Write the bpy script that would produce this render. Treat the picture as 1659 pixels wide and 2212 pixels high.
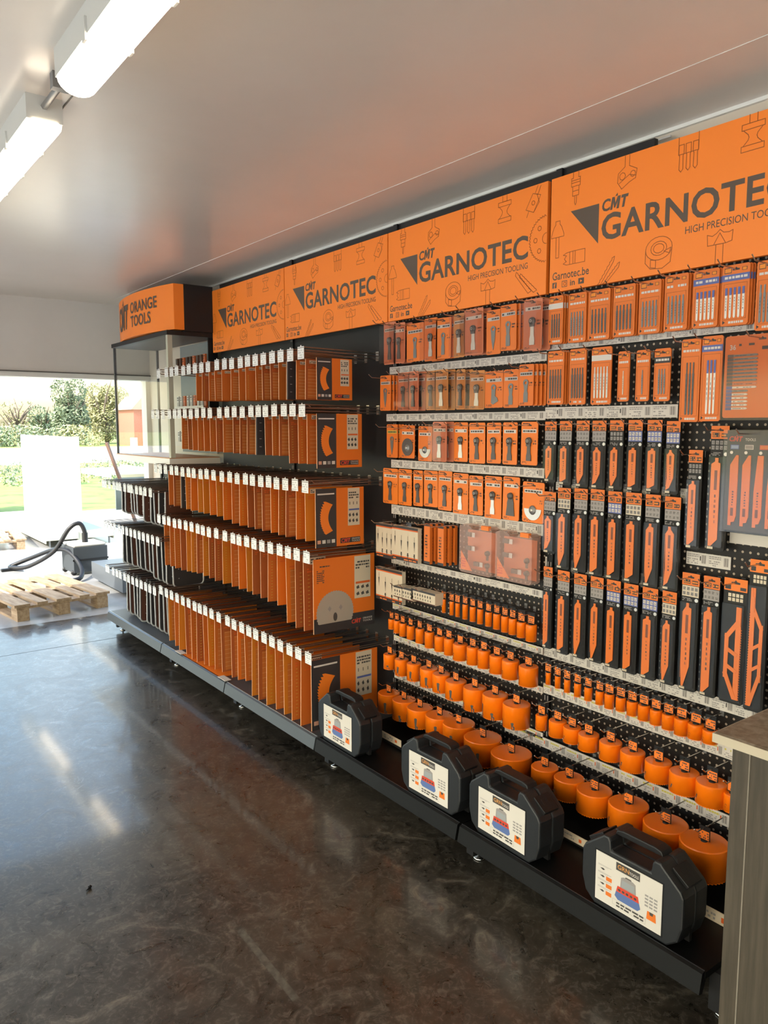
import bpy, math, random
from mathutils import Vector, Matrix
random.seed(7)
for o in list(bpy.data.objects): bpy.data.objects.remove(o)
S = bpy.context.scene; COL = S.collection
R = math.radians

# ---------------------------------------------------------------- camera
EYE = 1.66; F = 1661.; PX, PY = 829.5, 1106.
PITCH = math.atan((1106-919)/F); YAW = math.atan(1254/math.hypot(F, 187))
cam = bpy.data.objects.new('camera', bpy.data.cameras.new('camera')); COL.objects.link(cam)
cam.location = (0, 0, EYE); cam.rotation_euler = (math.pi/2-PITCH, 0, -YAW)
cam.data.sensor_fit = 'VERTICAL'; cam.data.sensor_height = 36; cam.data.lens = F/2212*36
cam.data.clip_end = 600; cam.data.clip_start = .05
S.camera = cam

# ---------------------------------------------------------------- world, sun, exposure
w = bpy.data.worlds.new('sky'); S.world = w; w.use_nodes = True
nt = w.node_tree; bg = nt.nodes['Background']
sky = nt.nodes.new('ShaderNodeTexSky'); sky.sky_type = 'NISHITA'; sky.sun_disc = False
sky.sun_elevation = R(40); sky.sun_rotation = R(255); sky.air_density = 1.6; sky.dust_density = 2.5; sky.ozone_density = 1.5
nt.links.new(sky.outputs[0], bg.inputs[0]); bg.inputs[1].default_value = 0.62
sun = bpy.data.objects.new('sun', bpy.data.lights.new('sun', 'SUN')); COL.objects.link(sun)
sd = Vector((-math.cos(R(40))*math.sin(R(76)), -math.cos(R(40))*math.cos(R(76)), math.sin(R(40))))
sun.rotation_euler = sd.to_track_quat('Z', 'Y').to_euler(); sun.data.energy = 7.5; sun.data.angle = R(.6); sun.data.color = (1, .95, .86)
LAMP = 7.5
vs = S.view_settings; vs.view_transform = 'Standard'; vs.look = 'None'; vs.exposure = 0.34; vs.gamma = 1; vs.use_curve_mapping = False

# ---------------------------------------------------------------- materials
MATS = {}
def mat(name, col, rough=.5, metal=0, emit=None, es=0, spec=.5, coat=0, alpha=None):
    if name in MATS: return MATS[name]
    m = bpy.data.materials.new(name); m.use_nodes = True; b = m.node_tree.nodes['Principled BSDF']
    b.inputs['Base Color'].default_value = (*col, 1); b.inputs['Roughness'].default_value = rough; b.inputs['Metallic'].default_value = metal
    b.inputs['Specular IOR Level'].default_value = spec; b.inputs['Coat Weight'].default_value = coat; b.inputs['Coat Roughness'].default_value = .08
    if emit: b.inputs['Emission Color'].default_value = (*emit, 1); b.inputs['Emission Strength'].default_value = es
    MATS[name] = m; return m
def nodes(m): return m.node_tree.nodes, m.node_tree.links, m.node_tree.nodes['Principled BSDF']
def ramp(N, pts):
    r = N.new('ShaderNodeValToRGB'); e = r.color_ramp.elements
    while len(e) < len(pts): e.new(.5)
    for i, (p, c) in enumerate(pts): e[i].position = p; e[i].color = (*c, 1)
    return r
def noisy(name, c1, c2, scale, rough=.6, stretch=(1, 1, 1), detail=6, lo=.35, hi=.65, bump=0, coat=0, spec=.5):
    m = mat(name, c1, rough, coat=coat, spec=spec); N, L, b = nodes(m)
    tc = N.new('ShaderNodeTexCoord'); mp = N.new('ShaderNodeMapping'); mp.inputs['Scale'].default_value = stretch
    n = N.new('ShaderNodeTexNoise'); n.inputs['Scale'].default_value = scale; n.inputs['Detail'].default_value = detail; n.inputs['Roughness'].default_value = .6
    L.new(tc.outputs['Object'], mp.inputs[0]); L.new(mp.outputs[0], n.inputs['Vector'])
    r = ramp(N, [(lo, c1), (hi, c2)]); L.new(n.outputs[0], r.inputs[0]); L.new(r.outputs[0], b.inputs['Base Color'])
    if bump:
        bp = N.new('ShaderNodeBump'); bp.inputs['Strength'].default_value = bump; bp.inputs['Distance'].default_value = .002
        L.new(n.outputs[0], bp.inputs['Height']); L.new(bp.outputs[0], b.inputs['Normal'])
    return m
def glassy(name, tint, gloss=.06, grough=.02):
    m = bpy.data.materials.new(name); m.use_nodes = True; N = m.node_tree.nodes; L = m.node_tree.links
    out = N['Material Output']; N.remove(N['Principled BSDF'])
    t = N.new('ShaderNodeBsdfTransparent'); t.inputs[0].default_value = (*tint, 1)
    g = N.new('ShaderNodeBsdfGlossy'); g.inputs['Roughness'].default_value = grough
    fr = N.new('ShaderNodeFresnel'); fr.inputs[0].default_value = 1.45
    ad = N.new('ShaderNodeMath'); ad.operation = 'ADD'; ad.inputs[1].default_value = gloss; ad.use_clamp = True
    ge = N.new('ShaderNodeNewGeometry'); sb = N.new('ShaderNodeMath'); sb.operation = 'SUBTRACT'; sb.inputs[0].default_value = 1; L.new(ge.outputs['Backfacing'], sb.inputs[1])
    ml = N.new('ShaderNodeMath'); ml.operation = 'MULTIPLY'; L.new(ad.outputs[0], ml.inputs[0]); L.new(sb.outputs[0], ml.inputs[1])
    mx = N.new('ShaderNodeMixShader'); L.new(fr.outputs[0], ad.inputs[0]); L.new(ml.outputs[0], mx.inputs[0])
    L.new(t.outputs[0], mx.inputs[1]); L.new(g.outputs[0], mx.inputs[2]); L.new(mx.outputs[0], out.inputs[0])
    MATS[name] = m; return m

# orange shades
ORG = mat('orange_print', (.83, .20, .018), .45)
ORG2 = mat('orange_card', (.72, .17, .02), .5)
SL1 = mat('sleeve_orange', (.56, .135, .016), .5)
SL2 = mat('sleeve_brownish', (.40, .095, .020), .5)
SL3 = mat('sleeve_amber', (.62, .19, .012), .5)
SL4 = mat('sleeve_bright', (.74, .165, .012), .5)
ORG3 = mat('orange_amber', (.78, .25, .02), .5)
ORG4 = mat('orange_red', (.66, .12, .02), .5)
SIGN = mat('sign_orange', (.93, .235, .022), .42)
SAW = mat('orange_enamel', (.93, .19, .004), .28, coat=.3)
BLADE = mat('blade_orange', (.85, .20, .02), .35)
DK = mat('dark_print', (.035, .032, .034), .5)
TXT = mat('sign_grey', (.095, .068, .05), .5)
LINE = mat('sign_line', (.30, .075, .01), .5)
WHT = mat('white_print', (.64, .60, .55), .5)
CRM = mat('cream_print', (.62, .53, .40), .5)
INK = mat('ink', (.06, .055, .05), .6)
INKL = mat('ink_light', (.30, .28, .27), .6)
YEL = mat('yellow_print', (.55, .48, .08), .5)
BLU = mat('blue_print', (.10, .13, .34), .5)
RED = mat('red_print', (.6, .06, .03), .5)
GRY = mat('steel_grey', (.20, .20, .20), .4, metal=.4)
GRY2 = mat('tool_grey', (.11, .10, .095), .45, metal=.2)
SIL = mat('silver_blade', (.62, .60, .56), .3, metal=.6)
WHB = mat('white_blade', (.75, .72, .65), .4)
CHR = mat('chrome_wire', (.62, .6, .57), .22, metal=1)
WIRE = mat('brown_chrome_wire', (.30, .25, .21), .3, metal=.9)
BLK = mat('black_plastic', (.010, .010, .011), .45, spec=.35)
BLK2 = mat('black_card', (.012, .011, .010), .45, spec=.35)
PWD = mat('black_powder_coat', (.014, .014, .015), .45, spec=.35)
PWD2 = mat('grey_powder_coat', (.075, .082, .09), .38)
TAGW = mat('tag_white', (.80, .80, .80), .35)
BRNZ = mat('brown_back', (.10, .035, .02), .5)
SHLF = mat('white_powder_coat', (.82, .82, .78), .5)
CRMW = mat('cream_powder_coat', (.46, .46, .36), .5)
SALM = mat('salmon_card', (.62, .20, .10), .4)
LAMPM = mat('lamp_diffuser', (.9, .88, .82), .4, emit=(1, .85, .66), es=LAMP)
LAMPB = mat('lamp_body', (.55, .55, .52), .5)
GLS = glassy('clear_glass', (.97, .985, .98), .0)
CLR = glassy('clear_plastic', (.93, .89, .87), .02, .12)
CLR2 = glassy('milky_clear_plastic', (.97, .90, .86), .03, .3)
_N, _L = CLR2.node_tree.nodes, CLR2.node_tree.links; _d = _N.new('ShaderNodeBsdfDiffuse'); _d.inputs[0].default_value = (.75, .50, .42, 1); _m = _N.new('ShaderNodeMixShader'); _m.inputs[0].default_value = .24
_src = _N['Material Output'].inputs[0].links[0].from_socket; _L.new(_src, _m.inputs[1]); _L.new(_d.outputs[0], _m.inputs[2]); _L.new(_m.outputs[0], _N['Material Output'].inputs[0])
SMK = glassy('smoked_plastic', (.93, .92, .91), .0, .1)
CASE = noisy('textured_black_plastic', (.009, .010, .011), (.016, .018, .021), 900, rough=.42, bump=.25)
WOOD = noisy('pallet_wood', (.24, .155, .085), (.40, .29, .18), 6, rough=.8, stretch=(6, .8, 6))
DWOOD = noisy('grey_oak_laminate', (.045, .036, .024), (.075, .06, .042), 9, rough=.5, stretch=(9, 9, .6))
STONE = noisy('stone_laminate', (.13, .10, .07), (.26, .22, .17), 60, rough=.35, lo=.38, hi=.68)
CEIL = noisy('ceiling_panel', (.76, .70, .64), (.80, .74, .68), 2, rough=.30)
_N, _L, _b = nodes(CEIL); _b.inputs['Coat Weight'].default_value = .25; _b.inputs['Coat Roughness'].default_value = .18
WALL = noisy('wall_panel', (.66, .62, .58), (.70, .66, .62), 2, rough=.45)
WALLR = mat('wall_cream', (.66, .58, .47), .5)
GRASS = noisy('grass', (.11, .20, .045), (.30, .34, .08), 1.5, rough=.9)
ROAD = noisy('pale_road', (.55, .54, .52), (.64, .63, .6), 3, rough=.85)
LEAF = noisy('hazy_leaf', (.11, .16, .09), (.28, .33, .19), 3, rough=.8)  # greens lightened and greyed to paint in distance haze
LEAF2 = noisy('yellow_leaf', (.22, .24, .09), (.42, .38, .18), 3, rough=.8)
BARK = mat('bark', (.14, .11, .09), .9)
BRICK = noisy('red_brick', (.34, .10, .07), (.44, .16, .11), 12, rough=.85)
TEAL = mat('teal_sheet', (.10, .48, .46), .35)

def pegboard(name):
    m = mat(name, (.03, .028, .026), .5, spec=.3); N, L, b = nodes(m)
    tc = N.new('ShaderNodeTexCoord'); sp = N.new('ShaderNodeSeparateXYZ'); L.new(tc.outputs['Object'], sp.inputs[0])
    ds = []
    for ax in ('Y', 'Z'):
        a = N.new('ShaderNodeMath'); a.operation = 'MULTIPLY'; a.inputs[1].default_value = 1/.025; L.new(sp.outputs[ax], a.inputs[0])
        f = N.new('ShaderNodeMath'); f.operation = 'FRACT'; L.new(a.outputs[0], f.inputs[0])
        s = N.new('ShaderNodeMath'); s.operation = 'SUBTRACT'; s.inputs[1].default_value = .5; L.new(f.outputs[0], s.inputs[0])
        p = N.new('ShaderNodeMath'); p.operation = 'POWER'; p.inputs[1].default_value = 2; L.new(s.outputs[0], p.inputs[0]); ds.append(p)
    ad = N.new('ShaderNodeMath'); ad.operation = 'ADD'; L.new(ds[0].outputs[0], ad.inputs[0]); L.new(ds[1].outputs[0], ad.inputs[1])
    lt = N.new('ShaderNodeMath'); lt.operation = 'LESS_THAN'; lt.inputs[1].default_value = .026; L.new(ad.outputs[0], lt.inputs[0])
    mx = N.new('ShaderNodeMix'); mx.data_type = 'RGBA'; L.new(lt.outputs[0], mx.inputs['Factor'])
    mx.inputs[6].default_value = (.014, .012, .011, 1); mx.inputs[7].default_value = (.40, .33, .26, 1)
    L.new(mx.outputs[2], b.inputs['Base Color']); return m
PEG = pegboard('perforated_panel')

def floor_mat():
    m = mat('polished_concrete', (.05, .045, .04), .2, spec=.5, coat=.42); N, L, b = nodes(m)
    tc = N.new('ShaderNodeTexCoord')
    def noise(sc, det, dist=0, rg=.6):
        n = N.new('ShaderNodeTexNoise'); n.inputs['Scale'].default_value = sc; n.inputs['Detail'].default_value = det
        n.inputs['Distortion'].default_value = dist; n.inputs['Roughness'].default_value = rg; L.new(tc.outputs['Object'], n.inputs['Vector']); return n
    big = noise(1.1, 5, .6); mid = noise(6, 9, 1.8, .72); fine = noise(30, 8, 1.6, .75)
    r1 = ramp(N, [(.32, (.010, .008, .006)), (.52, (.026, .021, .015)), (.72, (.060, .047, .032))])
    r2 = ramp(N, [(.40, (0, 0, 0)), (.56, (.15, .15, .15)), (.70, (1, 1, 1))])
    L.new(big.outputs[0], r1.inputs[0]); L.new(mid.outputs[0], r2.inputs[0])
    mx = N.new('ShaderNodeMix'); mx.data_type = 'RGBA'; mx.blend_type = 'MIX'; L.new(r2.outputs[0], mx.inputs['Factor']); L.new(r1.outputs[0], mx.inputs[6])
    mx.inputs[7].default_value = (.14, .115, .085, 1)
    r3 = ramp(N, [(.50, (0, 0, 0)), (.66, (.55, .55, .55))]); L.new(fine.outputs[0], r3.inputs[0])
    m2 = N.new('ShaderNodeMix'); m2.data_type = 'RGBA'; L.new(r3.outputs[0], m2.inputs['Factor']); L.new(mx.outputs[2], m2.inputs[6]); m2.inputs[7].default_value = (.15, .13, .105, 1)
    # thin looping scuffs
    sw = noise(3.2, 2, 3.5, .4); r4 = ramp(N, [(.485, (0, 0, 0)), (.5, (.45, .45, .45)), (.515, (0, 0, 0))]); L.new(sw.outputs[0], r4.inputs[0])
    gt = N.new('ShaderNodeMath'); gt.operation = 'MULTIPLY'; L.new(r4.outputs[0], gt.inputs[0]); L.new(r2.outputs[0], gt.inputs[1])
    m3 = N.new('ShaderNodeMix'); m3.data_type = 'RGBA'; L.new(gt.outputs[0], m3.inputs['Factor']); L.new(m2.outputs[2], m3.inputs[6]); m3.inputs[7].default_value = (.2, .18, .15, 1)
    L.new(m3.outputs[2], b.inputs['Base Color'])
    rr = ramp(N, [(.3, (.22, .22, .22)), (.7, (.45, .45, .45))]); L.new(mid.outputs[0], rr.inputs[0]); L.new(rr.outputs[0], b.inputs['Roughness'])
    bp = N.new('ShaderNodeBump'); bp.inputs['Strength'].default_value = .02; bp.inputs['Distance'].default_value = .01; L.new(big.outputs[0], bp.inputs['Height']); L.new(bp.outputs[0], b.inputs['Normal'])
    return m
FLOOR = floor_mat()
APRON = noisy('sunlit_concrete', (.26, .26, .25), (.36, .35, .33), 2, rough=.25)  # paler than the indoor floor, painting in the glare of the sun

# ---------------------------------------------------------------- mesh builder
class MB:
    def __init__(s): s.v = []; s.f = []; s.mi = []; s.ms = []; s.sm = []
    def _m(s, m):
        if m not in s.ms: s.ms.append(m)
        return s.ms.index(m)
    def add(s, vs, fs, m, smooth=False):
        k = len(s.v); s.v += [tuple(p) for p in vs]; i = s._m(m)
        for f in fs: s.f.append([k+j for j in f]); s.mi.append(i); s.sm.append(smooth)
    def box(s, x0, x1, y0, y1, z0, z1, m):
        s.add([(x0, y0, z0), (x1, y0, z0), (x1, y1, z0), (x0, y1, z0), (x0, y0, z1), (x1, y0, z1), (x1, y1, z1), (x0, y1, z1)],
              [(0, 3, 2, 1), (4, 5, 6, 7), (0, 1, 5, 4), (1, 2, 6, 5), (2, 3, 7, 6), (3, 0, 4, 7)], m)
    def rect(s, x0, x1, z0, z1, y, m): s.add([(x0, y, z0), (x1, y, z0), (x1, y, z1), (x0, y, z1)], [(0, 1, 2, 3)], m)
    def poly(s, pts, y0, y1, m):      # front-view outline (x,z) given depth y0 (front) to y1 (back)
        n = len(pts); a = sum(pts[i][0]*pts[(i+1) % n][1]-pts[(i+1) % n][0]*pts[i][1] for i in range(n))
        if a < 0: pts = pts[::-1]
        vs = [(x, y0, z) for x, z in pts]+[(x, y1, z) for x, z in pts]
        s.add(vs, [list(range(n)), list(range(2*n-1, n-1, -1))]+[(i, i+n, (i+1) % n+n, (i+1) % n) for i in range(n)], m)
    def flat(s, pts, y, m):
        n = len(pts); a = sum(pts[i][0]*pts[(i+1) % n][1]-pts[(i+1) % n][0]*pts[i][1] for i in range(n))
        if a < 0: pts = pts[::-1]
        s.add([(x, y, z) for x, z in pts], [list(range(n))], m)
    def tube(s, path, r, m, seg=6, smooth=True, caps=True):
        P = [Vector(p) for p in path]; vs = []; n = len(P); up = None
        for i, p in enumerate(P):
            d = (P[min(i+1, n-1)]-P[max(i-1, 0)]).normalized()
            if up is None: up = Vector((0, 0, 1)) if abs(d.z) < .9 else Vector((1, 0, 0))
            a = d.cross(up).normalized(); b = a.cross(d).normalized(); up = b
            rr = r[i] if isinstance(r, (list, tuple)) else r
            for k in range(seg):
                t = 2*math.pi*k/seg; vs.append(p+a*math.cos(t)*rr+b*math.sin(t)*rr)
        fs = [(i*seg+k, i*seg+(k+1) % seg, (i+1)*seg+(k+1) % seg, (i+1)*seg+k) for i in range(n-1) for k in range(seg)]
        s.add(vs, fs, m, smooth)
        if caps: s.add(vs[:seg], [list(range(seg))[::-1]], m); s.add(vs[-seg:], [list(range(seg))], m)
    def lathe(s, prof, m, seg=28, c=(0, 0, 0), axis='z', smooth=True):
        vs = []
        for r, h in prof:
            for k in range(seg):
                t = 2*math.pi*k/seg; x, y = r*math.cos(t), r*math.sin(t)
                vs.append((c[0]+x, c[1]+y, c[2]+h) if axis == 'z' else (c[0]+x, c[1]-h, c[2]+y))
        fs = [(i*seg+k, i*seg+(k+1) % seg, (i+1)*seg+(k+1) % seg, (i+1)*seg+k) for i in range(len(prof)-1) for k in range(seg)]
        s.add(vs, fs, m, smooth)
    def line(s, pts, wd, y, m):       # flat ribbon polyline in front view
        for (x0, z0), (x1, z1) in zip(pts, pts[1:]):
            d = Vector((x1-x0, z1-z0));
            if d.length < 1e-7: continue
            n = Vector((-d.y, d.x)).normalized()*wd/2; e = d.normalized()*wd/2
            s.add([(x0-e.x-n.x, y, z0-e.y-n.y), (x1+e.x-n.x, y, z1+e.y-n.y), (x1+e.x+n.x, y, z1+e.y+n.y), (x0-e.x+n.x, y, z0-e.y+n.y)], [(0, 1, 2, 3)], m)
    def text(s, st, x0, x1, z0, z1, y, m, bold=0, shear=0):
        vs, fs = text_geo(st, bold, shear); 
        s.add([(x0+(x1-x0)*a, y, z0+(z1-z0)*b) for a, b in vs], fs, m)
    def cmt(s, x0, x1, z0, z1, y, m):
        W, H = x1-x0, z1-z0; g = lambda u, v: (x0+W*(u+.05*v)/1.05, z0+H*v)
        s.text('C', x0, x0+W*.33, z0, z1, y, m, .03, .1)
        s.flat([g(.33+.36*a, b) for a, b in ((0, 0), (.06, 1), (.34, 1), (.50, .5), (.68, 1), (1, 1), (.96, 0), (.70, 0), (.74, .58), (.54, .12), (.42, .12), (.27, .58), (.24, 0))], y, m)
        s.flat([g(a, b) for a, b in ((.47, 1.03), (.545, 1.28), (.575, 1.03))], y, m)
        s.flat([g(a, b) for a, b in ((.72, .76), (.73, 1), (1.0, 1), (.99, .76), (.905, .76), (.885, 0), (.795, 0), (.815, .76))], y, m)
    def marks(s, x0, x1, z0, z1, n, m, y, fill=.8):   # lines of small print
        h = (z1-z0)/n
        for i in range(n):
            x = x0; zc = z1-(i+.5)*h
            while x < x1:
                l = random.uniform(.08, .22)*(x1-x0); e = min(x+l, x1)
                if random.random() < fill: s.rect(x, e, zc-h*.28, zc+h*.28, y, m)
                x = e+(x1-x0)*.035
    def mesh(s, name, bevel=None):
        me = bpy.data.meshes.new(name); me.from_pydata(s.v, [], s.f)
        for m in s.ms: me.materials.append(m)
        me.polygons.foreach_set('material_index', s.mi); me.polygons.foreach_set('use_smooth', s.sm); me.update()
        return me
    def build(s, name, parent=None, bevel=0):
        o = bpy.data.objects.new(name, s.mesh(name)); COL.objects.link(o)
        if parent: o.parent = parent
        if bevel:
            b = o.modifiers.new('bevel', 'BEVEL'); b.width = bevel; b.segments = 2; b.limit_method = 'ANGLE'; b.angle_limit = R(40)
        return o
_TX = {}
def text_geo(st, bold=0, shear=0):
    k = (st, bold, shear)
    if k in _TX: return _TX[k]
    cu = bpy.data.curves.new('t', 'FONT'); cu.body = st; cu.size = 1; cu.offset = bold; cu.shear = shear; cu.resolution_u = 3
    if bold: cu.space_character = 1+bold*1.5
    ob = bpy.data.objects.new('t', cu); COL.objects.link(ob); dg = bpy.context.evaluated_depsgraph_get(); dg.update()
    me = bpy.data.meshes.new_from_object(ob.evaluated_get(dg)); vs = [(v.co.x, v.co.y) for v in me.vertices]; fs = [tuple(p.vertices) for p in me.polygons]
    x0 = min(v[0] for v in vs); x1 = max(v[0] for v in vs); y0 = min(v[1] for v in vs); y1 = max(v[1] for v in vs)
    vs = [((a-x0)/(x1-x0), (b-y0)/(y1-y0)) for a, b in vs]
    bpy.data.objects.remove(ob); bpy.data.curves.remove(cu); bpy.data.meshes.remove(me)
    _TX[k] = (vs, fs); return _TX[k]

def tag(o, label=None, cat=None, group=None, kind=None):
    if label: o['label'] = label
    if cat: o['category'] = cat
    if group: o['group'] = group
    if kind: o['kind'] = kind
    return o
def thing(name, label, cat, loc=(0, 0, 0), rz=0, group=None):
    o = bpy.data.objects.new(name, None); COL.objects.link(o); o.location = loc; o.rotation_euler = (0, 0, rz); o.empty_display_size = .05
    return tag(o, label, cat, group)
def single(mb, name, label, cat, loc=(0, 0, 0), rz=0, group=None, bevel=0):
    o = mb.build(name, None, bevel); o.location = loc; o.rotation_euler = (0, 0, rz); return tag(o, label, cat, group)
def struct(mb, name, bevel=0): return tag(mb.build(name, None, bevel), kind='structure')
def children(o): return [c for c in bpy.data.objects if c.parent == o]
GK = {}   # sub-parts by part
def copy_tree(o, loc, label=None, group=None, rz=None, kids=None):
    c = o.copy(); COL.objects.link(c); c.location = loc
    if rz is not None: c.rotation_euler = (0, 0, rz)
    if label: c['label'] = label
    if group: c['group'] = group
    for ch in (kids if kids is not None else children(o)):
        d = ch.copy(); COL.objects.link(d); d.parent = c
        for g in GK.get(ch.name, ()): e = g.copy(); COL.objects.link(e); e.parent = d
    return c
WALLROT = -math.pi/2      # front-view builders: x right, z up, y away from the viewer -> facing into the room
ORD = ['first', 'second', 'third', 'fourth', 'fifth', 'sixth', 'seventh', 'eighth', 'ninth', 'tenth', 'eleventh', 'twelfth', 'thirteenth', 'fourteenth', 'fifteenth',
       'sixteenth', 'seventeenth', 'eighteenth', 'nineteenth', 'twentieth', 'twenty-first', 'twenty-second', 'twenty-third', 'twenty-fourth']
def ordl(i, n, side='from the left'):
    return 'leftmost' if i == 0 else ('rightmost' if i == n-1 else ORD[i]+' '+side)

# measured directions -> points on the shelving planes
_r = Vector((math.cos(YAW), -math.sin(YAW), 0)); _fw = Vector((math.sin(YAW), math.cos(YAW), 0))
_f = _fw*math.cos(PITCH)-Vector((0, 0, 1))*math.sin(PITCH); _u = _r.cross(_f)
def _ray(x, y): return _f*F+_r*(x-PX)-_u*(y-PY)
def onX(x, y, X): d = _ray(x, y); p = d*(X/d.x); return p.y, p.z+EYE
def onF(x, y, z=0): d = _ray(x, y); p = d*((z-EYE)/d.z); return p.x, p.y
def pxm(x, y, X):  # metres per pixel at that plane
    d = _ray(x, y); return X/d.x

# ================================================================= ROOM
CZ = 2.675; XW = 2.46; YF = 6.70; XL = -3.6; YB = -3.2
m = MB(); m.box(XL-.1, XW+.1, YB-.1, YF+.12, -.12, 0, FLOOR); struct(m, 'floor')
m = MB(); m.box(XL-.1, XW+4, YF+.12, 15.5, -.12, 0, APRON); tag(m.build('yard_slab'), kind='structure')
m = MB(); m.box(XL-.1, XW+.1, YB-.1, YF+.12, CZ, CZ+.12, CEIL); struct(m, 'ceiling')
for i, X in enumerate((2.085, .735, -.6, -1.95)):
    m = MB(); m.box(X-.0025, X+.0025, YB, YF, CZ-.0015, CZ+.01, mat('joint_white', (.75, .72, .68), .5) if i == 0 else mat('joint_grey', (.25, .24, .22), .6)); struct(m, 'trim_%d' % (i+1))
m = MB(); m.box(XW, XW+.1, YB, YF+.12, 0, CZ, WALLR); struct(m, 'wall_right')
m = MB(); m.box(XL-.1, XL, YB, -2.4, 0, CZ, WALL); m.box(XL-.1, XL, 5.6, YF+.12, 0, CZ, WALL); m.box(XL-.1, XL, -2.4, 5.6, 2.25, CZ, WALL); struct(m, 'wall_left')
m = MB()
for Y in (-2.4, -.4, 1.6, 3.6, 5.54): m.box(XL-.08, XL-.02, Y, Y+.06, 0, 2.25, SHLF)
m.box(XL-.08, XL-.02, -2.4, 5.6, 0, .06, SHLF); m.box(XL-.08, XL-.02, -2.4, 5.6, 2.19, 2.25, SHLF); m.box(XL-.055, XL-.05, -2.36, 5.56, .06, 2.19, GLS); struct(m, 'added_window_1')  # glazing added out of view to let more daylight in
m = MB(); m.box(XL-.1, -3.2, YB-.1, YB, 0, CZ, WALL); m.box(1.6, XW+.1, YB-.1, YB, 0, CZ, WALL); m.box(-3.2, 1.6, YB-.1, YB, 2.25, CZ, WALL); struct(m, 'wall_back')
m = MB()
for X in (-3.2, -1.6, 0, 1.54): m.box(X, X+.06, YB-.08, YB-.02, 0, 2.25, SHLF)
m.box(-3.2, 1.6, YB-.08, YB-.02, 0, .06, SHLF); m.box(-3.2, 1.6, YB-.08, YB-.02, 2.19, 2.25, SHLF); m.box(-3.15, 1.55, YB-.055, YB-.05, .06, 2.19, GLS); struct(m, 'added_window_2')  # unseen glazed opening added to brighten the near ceiling
m = MB(); m.box(XL, XW, YF, YF+.12, 2.085, CZ, WALL); m.box(2.42, XW, YF, YF+.12, 0, 2.085, WALL); struct(m, 'wall_far')
m = MB(); m.box(XL, XW, YF-.012, YF+.12, 2.048, 2.085, mat('white_trim', (.75, .74, .70), .5)); m.box(XL, XW, YF-.02, YF, 2.085, 2.094, mat('dark_gasket', (.12, .11, .10), .6)); struct(m, 'trim_6')
m = MB(); m.box(XW-.012, XW, 1.0, YF, CZ-.012, CZ, SHLF); struct(m, 'trim_7')
m = MB(); m.box(XL, XW, 5.985, 5.99, -.001, .0006, mat('floor_joint', (.02, .02, .02), .6)); struct(m, 'trim_8')
# tape mark on the floor
a = onF(518, 2008); b = onF(640, 2160)
m = MB(); d = Vector((b[0]-a[0], b[1]-a[1])); n_ = Vector((-d.y, d.x)).normalized()*.012
m.add([(a[0]-n_.x, a[1]-n_.y, .0006), (b[0]-n_.x, b[1]-n_.y, .0006), (b[0]+n_.x, b[1]+n_.y, .0006), (a[0]+n_.x, a[1]+n_.y, .0006)], [(0, 1, 2, 3)], noisy('worn_tape', (.055, .046, .034), (.11, .095, .07), 40))
struct(m, 'trim_9')

# ---------------------------------------------------------------- ceiling lamps
def luminaire(Y0, Y1, X, label):
    t = thing('ceiling_lamp', label, 'lamp', (X, (Y0+Y1)/2, CZ), group='tube lamps on the ceiling'); h = (Y1-Y0)/2
    m = MB(); m.box(-.054, .054, -h+.004, h-.004, -.074, 0, LAMPB)
    for s in (-.6, -.2, .2, .6):
        m.box(-.060, -.054, s*h-.012, s*h+.012, -.09, -.035, LAMPB); m.box(.054, .060, s*h-.012, s*h+.012, -.09, -.035, LAMPB)
    m.build('lamp_housing', t)
    m = MB(); prof = [(-.0535, -.0745)]+[(-.0535*math.cos(a), -.077-.04*math.sin(a)) for a in [math.pi*k/10 for k in range(11)]]+[(.0535, -.0745)]
    n = len(prof); rows = [(-h, .72), (-h+.02, 1), (h-.02, 1), (h, .72)]
    vs = [(x*k, y, -.0745+(z+.0745)*k) for y, k in rows for x, z in prof]
    fs = [(r*n+i, (r+1)*n+i, (r+1)*n+i+1, r*n+i+1) for r in range(3) for i in range(n-1)]
    m.add(vs, fs, LAMPM, True); m.add(vs[:n], [list(range(n))[::-1]], LAMPM); m.add(vs[-n:], [list(range(n))], LAMPM)
    m.build('diffuser', t); return t
luminaire(.86, 2.31, .665, 'glowing tube lamp on the ceiling nearest the viewer')
luminaire(2.64, 4.10, .665, 'glowing tube lamp further back, cut by left picture edge')
luminaire(-1.0, .50, .665, 'added unseen tube lamp overhead behind the viewer')  # extra lamp added out of view to light the room
for Y in (-1.0, 1.0, 3.0): luminaire(Y, Y+1.45, -1.95, 'added unseen tube lamp in the second ceiling row to the left')  # unseen lamp row added for more room light
m = MB(); m.box(2.30, 2.42, YF+.12, 12.0, 2.66, 2.80, SHLF); single(m, 'added_lamp_beam', 'added white beam, unseen behind the lintel, carrying two tube lamps', 'beam')  # beam added to carry lamps inferred from the floor reflections
for q, (Ya, Yb) in enumerate(((7.55, 8.65), (9.7, 11.0))):
    o = luminaire(Ya, Yb, 2.36, 'tube lamp under the added yard beam, %s the building' % ('nearer', 'farther from')[q]); o.location.z = 2.66
m = MB(); m.tube([(.665, 2.28, CZ-.03), (.665, 2.66, CZ-.03)], .011, GRY); m.box(.64, .69, 2.44, 2.47, CZ-.045, CZ, GRY)
single(m, 'cable_conduit', 'grey conduit linking the two ceiling tube lamps', 'conduit')

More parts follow.
